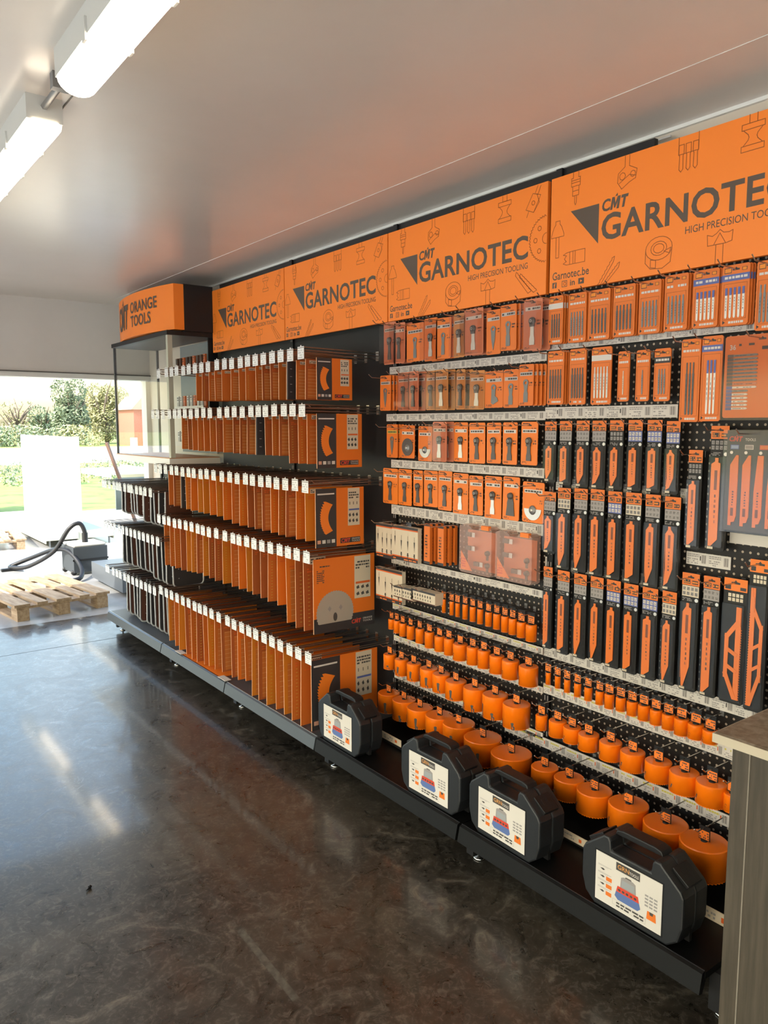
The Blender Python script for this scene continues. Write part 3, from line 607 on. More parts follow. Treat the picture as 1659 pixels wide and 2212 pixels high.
# row E: drill boxes, thin packs, clear cases
def drill_box(l, r, t_, b_, X, label):
    Yc, zt, w_, h_ = rect_on(z6, l, r, t_, b_, X); t = thing('drill_bit_box', label, 'drill set', (X, Yc, zt-.006), WALLROT, 'white boxes of drill bits')
    m = MB(); m.box(-w_/2, w_/2, 0, .022, -h_+.006, .006, CRM); m.rect(-w_/2, w_/2, -.006, .006, -.0004, DK); m.rect(-w_/2, w_/2, -.012, -.006, -.0004, ORG4); m.rect(-w_/2, w_/2, -h_+.006, -h_+.022, -.0004, DK); m.rect(-w_/2, w_/2, -h_+.020, -h_+.028, -.0004, ORG4)
    m.marks(-w_*.45, w_*.45, -h_+.008, -h_+.018, 1, ORG2, -.0006)
    for k in range(4):
        x = -w_*.38+k*w_*.25
        z = -h_*(.2 if k == 0 else .3); m.rect(x-.0012, x+.0012, z-.03, z+.012, -.0006, INK); m.flat([(x-.005, z-.012), (x+.005, z-.012), (x+.0025, z-.038), (x-.0025, z-.038)], -.0007, INK); m.flat([(x-.002, z-.038), (x+.002, z-.038), (x, z-.062)], -.0007, INK)
        if k: m.rect(x-.0045, x+.0045, z-.075, z-.068, -.0006, INK); m.flat([(x-.004, z-.075), (x+.004, z-.075), (x+.001, z-.10), (x-.001, z-.10)], -.0006, INK); m.marks(x-.007, x+.007, -h_+.032, -h_+.04, 1, INK, -.0006)
    m.build('carton', t)
    m = MB(); m.box(-w_*.2, w_*.2, .008, .010, .006, .026, CLR); m.build('hang_tab', t)
    peg_hook(Yc, zt+.008, XP-X+.06, 'wire hook holding the '+label.split(',')[0], 'pegboard wire hooks')
drill_box(88, 238, 205, 492, 2.255, 'white box with black drill drawings at left end, upper pair')
drill_box(225, 445, 228, 522, 2.235, 'white box with black drill drawings, wider one of upper pair')
drill_box(88, 310, 592, 868, 2.245, 'white box with black drill drawings alone below the pair')
for ci, (l, n) in enumerate(((497, 3), (614, 3))):
    for k in range(n):
        Yc, zt, w_, h_ = rect_on(z6, l, l+50, 205+20*ci, 545+15*ci, 2.25)
        t = thing('slim_bit_pack', 'slim orange pack of the %s stack left of clear cases, %s back' % (('left', 'right')[ci], ORD[k]), 'bit pack', (2.25+.028*k, Yc-.006*k, zt-.01), WALLROT, 'slim orange packs')
        m = MB(); m.box(-w_/2, w_/2, 0, .016, -h_+.01, .01, ORG2); m.rect(-w_/2, w_/2, -h_+.01, -h_+.022, -.0004, DK); m.rect(-w_/2, w_/2, .0, .01, -.0004, DK); m.marks(-w_*.3, w_*.1, -h_*.8, -h_*.2, 8, INK, -.0005); m.build('carton', t)
    peg_hook(Yc, zt-.002, .16, 'wire hook holding the %s stack of slim orange packs' % ('left', 'right')[ci], 'pegboard wire hooks')
def clear_case(l, r, t_, b_, X, label):
    Yc, zt, w_, h_ = rect_on(z6, l, r, t_, b_, X); w_ *= .86; t = thing('accessory_case', label, 'case', (X, Yc+.01, zt), WALLROT, 'clear plastic accessory cases')
    m = MB(); d = .05
    out = [(-w_/2, -.012), (-w_/2+.02, -.003), (-w_*.15, -.003), (-w_*.1, -.02), (w_*.1, -.02), (w_*.15, -.003), (w_/2-.02, -.003), (w_/2, -.012), (w_/2, -h_+.01), (w_/2-.012, -h_), (-w_/2+.012, -h_), (-w_/2, -h_+.01)]
    m.poly(out, 0, d, CLR2); m.build('clear_shell', t)
    m = MB(); m.box(w_*.2, w_*.42, -.004, .012, -.016, .002, ORG); m.build('latch', t, ); 
    m = MB(); m.rect(-w_*.46, w_*.44, -h_*.95, -.03, d-.006, SALM); m.flat([(-w_*.46, -h_*.95), (-w_*.46, -h_*.55), (-w_*.1, -h_*.95)], .003, ORG); m.marks(-w_*.45, -w_*.3, -h_*.9, -h_*.7, 4, RED, .0025); m.build('insert_card', t)
    for k in range(5):
        m = MB(); x = (-.25, -.25, .0, .28, .28)[k]*w_; z = (-.22, -.5, -.8, -.55, -.8)[k]*h_
        if k < 3: m.poly([(x-.022, z-.009), (x+.01, z-.009), (x+.01, z+.009), (x-.022, z+.009)], .012, .024, GRY2); m.poly([(x+.01, z-.01), (x+.03, z-.01), (x+.03, z+.01), (x+.01, z+.01)], .016, .018, SIL)
        else: m.lathe([(0, .012), (.010, .012), (.012, 0)], GRY2, 14, (x, .024, z), 'y'); m.poly([(x-.006, z-.03), (x+.006, z-.03), (x+.006, z), (x-.006, z)], .018, .022, GRY2)
        m.build('multi_tool_blade', t)
    peg_hook(Yc+.01, zt-.012, .10, 'wire hook holding the '+label.split(' with')[0], 'pegboard wire hooks')
clear_case(790, 1110, 218, 640, 2.27, 'left clear orange-tinted case with grey tool attachments inside')
clear_case(1095, 1460, 275, 705, 2.27, 'right clear orange-tinted case with grey tool attachments inside')
for k, (l, r, t_, b_) in enumerate(((238, 312, 735, 842), (308, 402, 752, 868), (388, 592, 778, 890))):
    Yc, zt, w_, h_ = rect_on(z6, l, r, t_, b_, 2.22)
    m = MB(); m.box(-w_/2, w_/2, 0, .05, -h_*.9, 0, CRM); m.rect(-w_/2, w_/2, -h_*.15, 0, -.0004, DK)
    for q in range(max(3, int(w_/.02))):
        x = -w_/2+.006+q*.018
        if x < w_/2-.008: m.flat([(x, -h_*.35), (x+.006, -h_*.25), (x+.010, -h_*.42), (x+.004, -h_*.5)], -.0006, INK); m.flat([(x+.003, -h_*.65), (x+.009, -h_*.55), (x+.011, -h_*.75)], -.0006, INK)
    m.rect(-w_/2, w_/2, -h_*.9, -h_*.82, -.0005, BRNZ)
    single(m, 'drill_bit_box', 'small white box with black dots, %s of three below drill boxes' % ('leftmost', 'middle', 'rightmost and widest')[k], 'drill set', (2.22, Yc, zt), WALLROT, 'small spotted boxes')
    peg_hook(Yc, zt+.004, .16, 'wire hook above the %s small spotted box' % ('leftmost', 'middle', 'rightmost')[k], 'pegboard wire hooks')

# ---------------------------------------------------------------- hole saws
def hole_saw(cx, wpx, ytop, ybot, zf, X, label, group, slots, tagh=.046):
    k = zf(1, 0)[0]-zf(0, 0)[0]
    Yc, zt = onX(*zf(cx, ytop), X); _, zb = onX(*zf(cx, ybot), X-.01)
    mpp = pxm(*zf(cx, (ytop+ybot)/2), X); r = wpx*k*mpp/2*.99; h = max(zt-zb, .03)
    t = thing('hole_saw', label, 'hole saw', (X, Yc, zb), WALLROT, group)
    m = MB(); seg = 40; c = min(.003, r*.1)
    m.lathe([(r*.97, .004), (r, .004), (r, h-c)], SAW, seg); m.lathe([(r, h-c), (r-c, h)], SAW, seg); m.lathe([(r-c, h), (0, h)], SAW, seg, smooth=False)
    vs = []; fs = []   # toothed lower edge
    for q in range(seg):
        a0, a1 = 2*math.pi*q/seg, 2*math.pi*(q+1)/seg
        vs += [(r*math.cos(a0), r*math.sin(a0), .004), (r*math.cos(a1), r*math.sin(a1), .004), (r*math.cos(a1), r*math.sin(a1), 0)]; fs.append((3*q, 3*q+2, 3*q+1))
    m.add(vs, fs, SAW)
    m.build('cup', t)
    for s_ in range(slots):     # dark windows cut in the wall of the cup
        a = R(-118+s_*58+random.uniform(-8, 8)); q = 1.004*r; c_ = lambda da_, z: (q*math.cos(a+da_), q*math.sin(a+da_), z); m = MB()
        if slots > 1:
            da = .0068/r; zz = h*(.34 if random.random() < .55 else .62)
            m.add([c_(-da, .001), c_(da*.8, .001), c_(da*.8, h*.16), c_(-da*.1, h*.20), c_(da*.3, zz-.004), c_(-da*.5, zz), c_(-da*1.7, zz-.003), c_(-da*1.2, h*.2)], [tuple(range(8))], INK)
        else:
            da = .0045/r; m.add([c_(-da, h*.28), c_(da*.2, h*.26), c_(da*1.3, h*.46), c_(da*.2, h*.48)], [(0, 1, 2, 3)], INK)
        m.build('cut_out', t)
    m = MB(); tw = .033 if wpx*k > 20 else .028; z = h+.003
    m.box(-tw/2-.002, tw/2+.002, -.0015, .0015, z, z+tagh, BLK); m.rect(-tw/2, tw/2, z+.003, z+tagh*.68, -.0019, ORG); m.marks(-tw/2+.001, tw/2-.001, z+.004, z+tagh*.62, 3, INK, -.0022, .6)
    m.lathe([(0, .004), (min(.010, r*.7), .004), (min(.011, r*.75), 0)], BLK, 14, (0, 0, h)); m.build('hang_tag', t)
    return Yc, zb+z+tagh*.85, r
def saw_row(items, zf, X, rowlab, slots, small=False):
    n = len(items)
    for i, (cx, wpx, yt, yb) in enumerate(items):
        pos = ordl(i, n).replace('from the left', 'from left')
        Yc, zh, r = hole_saw(cx, wpx, yt, yb, zf, X, 'orange hole saw, %s in %s' % (pos, rowlab), 'orange hole saws', slots)
        peg_hook(Yc, zh, XP-X+.04, 'wire hook of the %s hole saw in %s' % (pos.replace(' from left', ''), rowlab), 'pegboard wire hooks')
saw_row([(668, 36, 845, 970), (735, 40, 865, 990), (785, 42, 880, 1005), (850, 50, 890, 1025), (915, 55, 910, 1045), (978, 55, 930, 1065), (1050, 62, 955, 1085), (1120, 66, 970, 1110), (1190, 68, 990, 1135), (1256, 74, 1010, 1155), (1330, 82, 1040, 1180), (1413, 96, 1062, 1212)], z6, 2.275, 'the left pegboard slim row', 1)
saw_row([(222, 60, 1015, 1108), (268, 62, 1028, 1142), (318, 66, 1050, 1168), (385, 72, 1073, 1195), (463, 78, 1095, 1228), (545, 86, 1125, 1268), (632, 92, 1160, 1298), (712, 90, 1180, 1330), (808, 130, 1225, 1372), (915, 108, 1252, 1412), (1010, 112, 1280, 1442), (1120, 130, 1325, 1485), (1237, 152, 1365, 1530), (1390, 168, 1415, 1590)], z6, 2.255, 'the left pegboard second row', 1)
saw_row([(207, 114, 1312, 1445), (307, 120, 1355, 1502), (412, 126, 1390, 1545), (540, 158, 1432, 1595), (645, 156, 1480, 1640), (770, 186, 1540, 1700), (932, 202, 1595, 1790), (1105, 220, 1655, 1858), (1287, 238, 1735, 1938)], z6, 2.235, 'the left pegboard third row', 2)
saw_row([(198, 190, 1640, 1805), (328, 205, 1698, 1870), (463, 228, 1765, 1930), (630, 245, 1832, 1990), (795, 280, 1900, 2080)], z6, 2.215, 'the left pegboard bottom row, far part', 2)
saw_row([(197, 196, 75, 205), (343, 212, 155, 290)], zB, 2.205, 'the left pegboard bottom row, near pair', 2)
saw_row([(82, 38, 1172, 1270), (150, 42, 1198, 1296), (218, 46, 1222, 1326), (293, 52, 1250, 1356), (370, 58, 1278, 1384), (452, 62, 1305, 1412), (522, 72, 1325, 1440), (604, 74, 1350, 1458), (686, 80, 1378, 1490), (770, 88, 1405, 1524), (857, 88, 1438, 1556), (946, 94, 1470, 1590), (1040, 106, 1500, 1630), (1142, 112, 1540, 1658), (1246, 110, 1585, 1690)], z8, 2.285, 'the right pegboard slim row', 1)
saw_row([(34, 88, 1475, 1590), (150, 130, 1515, 1636), (254, 132, 1562, 1680), (372, 148, 1610, 1730)], z8, 2.25, 'the right pegboard middle row, far part', 1)
saw_row([(740, 108, 60, 146), (853, 116, 98, 195), (966, 126, 148, 250), (1098, 136, 198, 303), (1231, 150, 252, 363), (1373, 160, 305, 425), (1480, 90, 365, 465)], zB, 2.235, 'the right pegboard middle row, near part', 1)
saw_row([(515, 140, 225, 330), (640, 156, 282, 390), (769, 182, 345, 462), (944, 204, 415, 545), (1135, 226, 515, 650), (1332, 244, 608, 780)], zB, 2.205, 'the right pegboard bottom row', 1)
# rails right half
for k, (p0, p1, zf, X, n, ye) in enumerate([((70, 678, 715), (1570, 518, 585), z7, RX, 9, 0), ((60, 1122, 1205), (1012, 1118, 1210), z7, RX, 6, 0), ((1075, 300, 385), (1392, 345, 445), z8, XP-.006, 2, 0),
                                       ((45, 985, 1050), (1600, 1430, 1530), z8, RX, 11, 0), ((45, 1275, 1345), (1600, 1750, 1840), z8, RX-.005, 15, 1), ((310, 0, 45), (1462, 475, 540), zB, RX-.01, 12, 1)]):
    a = zf(p0[0], p0[1]); ab = zf(p0[0], p0[2]); c = zf(p1[0], p1[1]); cb = zf(p1[0], p1[2])
    price_rail(a[0], a[1], ab[1], c[0], c[1], cb[1], X, 'white price rail, %s from top on the jigsaw and sabre blade pegboard' % ORD[k], 'white price rails', n, bool(ye))

# ---------------------------------------------------------------- jigsaw cards
JA = [(85, 185, 330, 675, 4, GRY2, WHT, None), (225, 352, 308, 662, 5, GRY, None, None), (370, 522, 283, 645, 5, GRY2, None, None), (547, 702, 250, 620, 5, GRY2, None, None), (732, 886, 218, 600, 5, GRY, None, None), (915, 1082, 175, 578, 5, GRY, None, None), (1120, 1302, 140, 556, 5, WHB, BLU, BLU), (1325, 1522, 104, 540, 5, WHB, BLU, BLU), (1572, 1760, 70, 572, 5, GRY, None, None)]
JB = [(75, 192, 725, 1110, 5, GRY2, None, None), (232, 350, 710, 1110, 5, GRY2, None, None), (390, 532, 697, 1110, 5, SIL, WHT, None), (580, 661, 728, 1088, 1, CRM, None, None), (710, 806, 718, 1086, 1, GRY, None, None), (840, 956, 707, 1086, 3, GRY, DK, None), (1030, 1167, 640, 1235, 3, GRY2, None, None), (1177, 1325, 618, 1230, 3, WHB, BLU, BLU)]
bladeword = {id(GRY2): 'dark', id(GRY): 'grey', id(WHB): 'white', id(SIL): 'silver', id(CRM): 'cream'}
for ri, row in enumerate((JA, JB)):
    for ci, (l, r, t_, b_, n, bm, band, sh) in enumerate(row):
        X = 2.300; Yc, zt, w_, h_ = rect_on(z7, l, r, t_, b_, X)
        pos = ordl(ci, len(row)).replace('from the left', 'from left'); bw = '%d %s blade%s' % (n, bladeword[id(bm)], 's' if n > 1 else '')
        bt = 'blue-banded ' if band is BLU else ''
        jig_card(w_, h_, n, bm, band, '%sorange pack with %s, %s in the %s jigsaw row' % (bt, bw, pos, ('top', 'lower')[ri]), (X, Yc, zt-.014), 'jigsaw blade packs', sh)
        nb = 2 if ri == 0 or ci in (0, 6) else 0
        for k in range(nb):
            jig_card(w_, h_, n, bm, band, 'orange pack %s behind the %s pack of the %s jigsaw row' % (('directly', 'second')[k], pos.replace(' from left', ''), ('top', 'lower')[ri]), (X+.009*(k+1), Yc-.004*(k+1), zt-.014), 'jigsaw blade packs', sh)
        peg_hook(Yc, zt-.015, .135, 'wire hook holding the %s pack of the %s jigsaw row' % (pos.replace(' from left', ''), ('top', 'lower')[ri]), 'pegboard wire hooks')
# large jigsaw set in clear case
Yc, zt, w_, h_ = rect_on(z7, 1335, 1900, 600, 1222, 2.29)
t = thing('jigsaw_blade_set', 'large clear case of many jigsaw blades at right picture edge', 'blade set', (2.29, Yc, zt-.014), WALLROT)
m = MB(); card_base(m, w_*.97, h_*.97, ORG2, .004); m.text('36', -w_*.42, -w_*.34, -.028, -.012, -.0006, WHT, .03); m.marks(-w_*.3, w_*.1, -.02, -.008, 1, INK, -.0005); m.rect(w_*.0, w_*.12, -.032, -.022, -.0005, DK); m.build('backing_card', t)
for k in range(16):
    z = -.046-k*(h_-.085)/16; bm = GRY if k < 8 else WHB; L_ = w_*(.38 if k < 10 else .27)
    if k in (8, 10): bm = (SALM, None, GRY)[k-8]
    m = MB(); x0 = -w_*.44; m.poly([(x0, z-.003), (x0+L_, z-.003), (x0+L_+.005, z), (x0+L_, z+.0035), (x0, z+.0035)], -.003, -.0006, bm); m.rect(x0, x0+w_*.08, z-.0045, z+.0045, -.0034, BLU if k > 8 else GRY2); m.marks(x0+w_*.1, x0+L_*.9, z-.0015, z+.0015, 1, INK, -.0034); m.build('jigsaw_blade', t)
m = MB(); m.box(-w_/2, w_/2, -.010, -.005, .014-h_, .012, CLR); m.build('clear_cover', t)
peg_hook(Yc, zt-.014, .135, 'wire hook holding the large clear case of jigsaw blades', 'pegboard wire hooks')

# ---------------------------------------------------------------- sabre packs
PN = mat('sabre_panel_grey', (.33, .30, .29), .5)
def sabre_row(items, zf, rowlab, X=2.305):
    n = len(items)
    for i, (l, r, t_, b_, pan, shp) in enumerate(items):
        ztp, zbt = t_, b_
        ym = (t_+b_)/2 if zf is not None else 0
        Yl, _ = onX(l[0], (t_+b_)/2, X) if isinstance(l, tuple) else onX(l, ym, X); Yr, _ = onX(r, ym, X)
        Yc = (Yl+Yr)/2; _, zt = onX((l+r)/2, t_, X); _, zb = onX((l+r)/2, b_, X)
        pos = ordl(i, n).replace('from the left', 'from left'); pw = {id(PN): 'grey', id(BLU): 'blue', id(None): 'black', id(CRM): 'tan'}[id(pan)]
        sabre_card(Yl-Yr, zt-zb, pan, shp, 'black sabre blade pack with %s panel, %s in %s' % (pw, pos, rowlab), (X, Yc, zt-.014), 'sabre saw blade packs')
        peg_hook(Yc, zt-.015, .11, 'wire hook of the %s sabre pack in %s' % (pos.replace(' from left', ''), rowlab), 'pegboard wire hooks')
q7 = lambda l, r, t_, b_: (z7(l, 0)[0], z7(r, 0)[0], z7(0, t_)[1], z7(0, b_)[1])
rC = [(55, 137, 1232, 1668, PN, 'taper'), (160, 247, 1228, 1690, PN, 'str'), (280, 372, 1225, 1705, PN, 'taper'), (393, 492, 1225, 1715, PN, 'curve'), (518, 617, 1222, 1722, None, 'taper'), (650, 752, 1220, 1732, BLU, 'str'), (787, 892, 1220, 1742, BLU, 'str'), (923, 1022, 1228, 1757, BLU, 'curve')]
sabre_row([(*q7(*x[:4]), x[4], x[5]) for x in rC], 1, 'the upper sabre row')
D7 = [(48, 132, 1735), (145, 236, 1708), (262, 357, 1712), (378, 477, 1718), (503, 602, 1733), (630, 742, 1742), (770, 877, 1755), (908, 1022, 1772)]
D8b = [318, 432, 452, 480, 505, 530, 562, 588]; pD = [PN, CRM, PN, PN, BLU, CRM, PN, PN]; sD = ['curve', 'taper', 'taper', 'str', 'str', 'str', 'taper', 'curve']
sabre_row([(z7(a, 0)[0], z7(b_, 0)[0], z7(0, c)[1], z8(0, D8b[i])[1], pD[i], sD[i]) for i, (a, b_, c) in enumerate(D7)], 1, 'the middle sabre row')
E8 = [(43, 106, 412, 1000, PN, 'str'), (143, 228, 440, 1040, PN, 'str'), (260, 350, 463, 1072, PN, 'taper'), (378, 470, 485, 1102, PN, 'taper'), (493, 592, 508, 1142, BLU, 'str'), (615, 718, 535, 1182, BLU, 'str'), (748, 858, 562, 1225, BLU, 'str'), (890, 992, 588, 1262, CRM, 'taper'), (1028, 1152, 456, 1308, CRM, 'taper'), (1180, 1297, 480, 1352, PN, 'str')]
sabre_row([(z8(l, 0)[0], z8(r, 0)[0], z8(0, a)[1], z8(0, b_)[1], p, s_) for l, r, a, b_, p, s_ in E8], 1, 'the bottom sabre row')
# two extra-long packs and two skeleton blades
for (l, r, a, b_, lab) in ((1078, 1177, z7(0, 1435)[1], z8(0, 288)[1], 'long black pack with straight orange blade, left of the tallest pack'), (1233, 1362, z7(0, 1262)[1], z8(0, 300)[1], 'tallest black pack with wide straight orange blade beside clear set')):
    x0, x1 = z7(l, 0)[0], z7(r, 0)[0]; Yl, _ = onX(x0, (a+b_)/2, 2.305); Yr, _ = onX(x1, (a+b_)/2, 2.305); _, zt = onX((x0+x1)/2, a, 2.305); _, zb = onX((x0+x1)/2, b_, 2.305)
    sabre_card(Yl-Yr, zt-zb, None, 'str', lab, (2.305, (Yl+Yr)/2, zt-.014), 'long sabre saw blade packs'); peg_hook((Yl+Yr)/2, zt-.015, .12, 'wire hook holding the '+lab.split(' with')[0]+' of the right pegboard', 'pegboard wire hooks')
def skeleton_card(l, r, a, b_, side, label):
    X = 2.305; Yc, zt, w_, h_ = rect_on(z8, l, r, a, b_, X); t = thing('sabre_saw_blade_pack', label, 'blade pack', (X, Yc, zt-.014), WALLROT, 'skeleton saw blade packs')
    m = MB(); card_base(m, w_, h_, BLK2, .010); m.rect(-w_/2, w_/2, -.026, .0135, -.0003, ORG); m.poly([(-.014, .002), (-.005, .003), (0, .009), (.005, .003), (.014, .002), (.014, -.004), (-.014, -.004)], -.0009, -.0004, INK)
    m.rect(-w_*.45, -w_*.2, -.022, -.008, -.0006, DK); m.rect(w_*.2, w_*.45, -.022, -.012, -.0006, DK)
    for i in range(4):
        for j in range(2): x = -w_*.3+i*w_*.17; z = -.034-j*.014; m.rect(x, x+w_*.13, z-.011, z, -.0006, CRM)
    m.build('backing_card', t)
    m = MB(); zb = .014-h_+.016; ztp = -.075; H_ = ztp-zb; bw = w_*.66; xl = -bw/2; s_ = side
    P_ = lambda u, v: (s_*(xl+u*bw), zb+v*H_)
    # blade as a frame of bars: toothed edge, back edge, cross webs
    bk = [0]
    def bar(p, q, wd): 
        a_ = Vector(P_(*p)); c = Vector(P_(*q)); d = (c-a_).normalized(); n = Vector((-d.y, d.x))*wd/2; bk[0] += .00025; m.poly([tuple(a_-n), tuple(c-n), tuple(c+n), tuple(a_+n)], -.0045-bk[0], -.002-bk[0], BLADE)
    bar((.84, .0), (.84, 1), bw*.34); bar((.12, .22), (.12, .70), bw*.26); bar((.08, .66), (.82, .84), bw*.28); bar((.08, .28), (.78, .01), bw*.28)
    for v in (.30, .48): bar((.14, v+.06), (.85, v), bw*.24)
    m.poly([P_(.7, .8), P_(1, .8), P_(1, 1), P_(.85, 1), P_(.8, .93), P_(.7, .92)], -.0069, -.002, BLADE)
    for k in range(int(H_*.8/.008)): z = zb+k*.008; x = s_*(xl+bw); m.flat([(x, z), (x+s_*.004, z+.002), (x, z+.007)], -.003, BLADE)
    m.build('sabre_saw_blade', t); m = MB(); m.box(-w_*.47, w_*.47, -.012, -.0006, zb-.004, -.066, SMK); m.build('blister', t)
    peg_hook(Yc, zt-.014, .12, 'wire hook of the '+label.split(' with')[0], 'pegboard wire hooks')
skeleton_card(1325, 1492, 495, 1400, 1, 'wide black pack with cut-out orange blade, teeth on the right')
skeleton_card(1505, 1648, 360, 1462, -1, 'taller black pack with cut-out orange blade, teeth on the left')
# tools set in clear case
X = 2.295; x0, x1 = z7(1362, 0)[0], z7(1990, 0)[0]; a, b_ = z7(0, 1310)[1]-6, z8(0, 160)[1]-6
Yl, ztl = onX(x0, a, X); _, zbl = onX(x0, b_+5, X); Yr, _ = onX(x1, (a+b_)/2, X); w_ = Yl-Yr; h_ = ztl-zbl
t = thing('sabre_blade_set', 'large clear case of orange sabre blades with white lettering', 'blade set', (X, Yl-w_/2, ztl), WALLROT)
m = MB(); m.box(-w_/2+.004, w_/2-.004, 0, .004, -h_+.004, -.002, mat('dark_grey_card', (.06, .058, .06), .5)); m.cmt(-w_*.46, -w_*.30, -.036, -.020, -.0006, RED); m.text('TOOLS', -w_*.27, -w_*.15, -.034, -.026, -.0006, WHT, .01)
for k in range(5):
    x = -w_*.44+k*w_*.17; m.rect(x, x+w_*.1, -.060, -.046, -.0006, (BLU, WHT, RED, WHT, WHT)[k]); m.rect(x+.002, x+w_*.1-.002, -.058, -.048, -.0008, (mat('pale_blue', (.3, .4, .6), .5), INKL, ORG2, INKL, INKL)[k]); m.lathe([(0, .0012), (.005, .0012), (.005, 0)], SIL, 12, (x+.004, 0, -.070), 'y', False)
m.build('backing_card', t)
for k in range(6):
    x = -w_*.43+k*w_*.145; bw = w_*.095; zt_, zb_ = -.078, -h_+.02; m = MB()
    m.poly([(x, zb_), (x+bw*.4, zb_), (x+bw*.4, zb_+.01), (x+bw*.8, zb_+.012), (x+bw, zb_+.03), (x+bw, zt_), (x+bw*.7, zt_), (x+bw*(.0 if k < 2 else .3), zt_-.03 if k < 2 else zt_), (x, (zt_+zb_)/2 if k > 1 else zt_-.03)], -.003, -.0006, BLADE)
    for q in range(30): z = zb_+.03+q*(zt_-zb_-.06)/30; m.flat([(x+bw, z), (x+bw+.0022, z+.001), (x+bw, z+.003)], -.002, BLADE)
    m.rect(x+bw*.3, x+bw*.65, zb_+.03, zb_+.055, -.0034, mat('blade_print', (.22, .06, .02))); m.marks(x+bw*.4, x+bw*.6, zb_+.06, (zt_+zb_)/2, 6, INK, -.0034); m.build('sabre_saw_blade', t)
m = MB(); m.box(-w_/2, w_/2, -.014, -.008, -h_, 0, CLR); m.build('clear_cover', t)
peg_hook(Yl-w_/2+w_*.2, ztl-.014, .13, 'wire hook holding the large clear case of sabre blades', 'pegboard wire hooks')
m = MB(); m.box(0, .30, 0, .003, -.034, 0, WHT); m.marks(.16, .22, -.028, -.006, 3, INKL, -.0005)
Yp, zp = onX(*z8(1385, 165), XP-.006); single(m, 'price_label', 'blank white label strip under the large sabre blade set', 'label', (XP-.006, Yp, zp), WALLROT)
# price slips between the sabre packs
for k, (x, y) in enumerate([(137, 1630), (250, 1645), (375, 1655), (497, 1668), (622, 1680), (755, 1692), (897, 1700), (1032, 1712)]):
    Yp, zp = onX(*z7(x, y), XP-.008); m = MB(); m.box(0, .032, 0, .002, -.05, 0, WHT); m.marks(.004, .016, -.045, -.005, 5, INKL, -.0005); m.rect(.02, .028, -.045, -.01, -.0005, INKL)
    single(m, 'price_label', 'small white price slip right of the %s upper-row sabre pack' % ORD[k], 'label', (XP-.008, Yp, zp), WALLROT, 'price slips between sabre packs')
for k, (x, y) in enumerate([(60, 340), (247, 372), (350, 388), (468, 412), (612, 432), (722, 455), (868, 482)]):
    Yp, zp = onX(*z8(x, y), XP-.008); m = MB(); m.box(0, .032, 0, .002, -.05, 0, WHT); m.marks(.004, .016, -.045, -.005, 5, INKL, -.0005); m.rect(.02, .028, -.045, -.01, -.0005, INKL)
    single(m, 'price_label', 'small white price slip below the %s gap of the middle sabre row' % ORD[k], 'label', (XP-.008, Yp, zp), WALLROT, 'price slips between sabre packs')

# ================================================================= LONG HOOKS WITH SAW BLADE SLEEVES
def long_hook(L_, tw=.057, th=.058):
    t = thing('display_hook', 'x', 'hook', (0, 0, 0), WALLROT)
    m = MB(); m.tube([(0, 0, -.026), (0, -L_+.015, -.020), (0, -L_+.004, -.006)], .0034, WIRE, 5); m.tube([(-.006, 0, .004), (-.006, -L_, .010)], .003, WIRE, 5); m.tube([(.012, 0, -.012), (.012, -L_*.97, -.006)], .003, WIRE, 5)
    m.box(-.012, .012, -.004, 0, -.035, .012, CHR); m.build('wire', t)
    m = MB(); m.box(-tw/2, tw/2, -L_-.003, -L_-.001, .010-th, .010, TAGW); m.rect(-tw/2, tw/2, .002, .007, -L_-.0034, INKL); m.marks(-tw*.4, tw*.4, .012-th, -.002, 4, mat('ink_pale', (.5, .5, .5), .6), -L_-.0034, .6); m.box(-.0025, .0025, -L_-.003, -L_, .010, .017, TAGW)
    m.build('price_tag', t); return t
HK = {}
def place_hook(L_, loc, label, group, tilt=0):
    k = round(L_, 2)
    if k not in HK: HK[k] = long_hook(k); o = HK[k]; HK[(k, 'c')] = children(o); o.location = loc; o['label'] = label; o['group'] = group
    else: o = copy_tree(HK[k], loc, label, group, kids=HK[(k, 'c')])
    for c in (HK[(k, 'c')] if o is HK[k] else []): pass
    return o

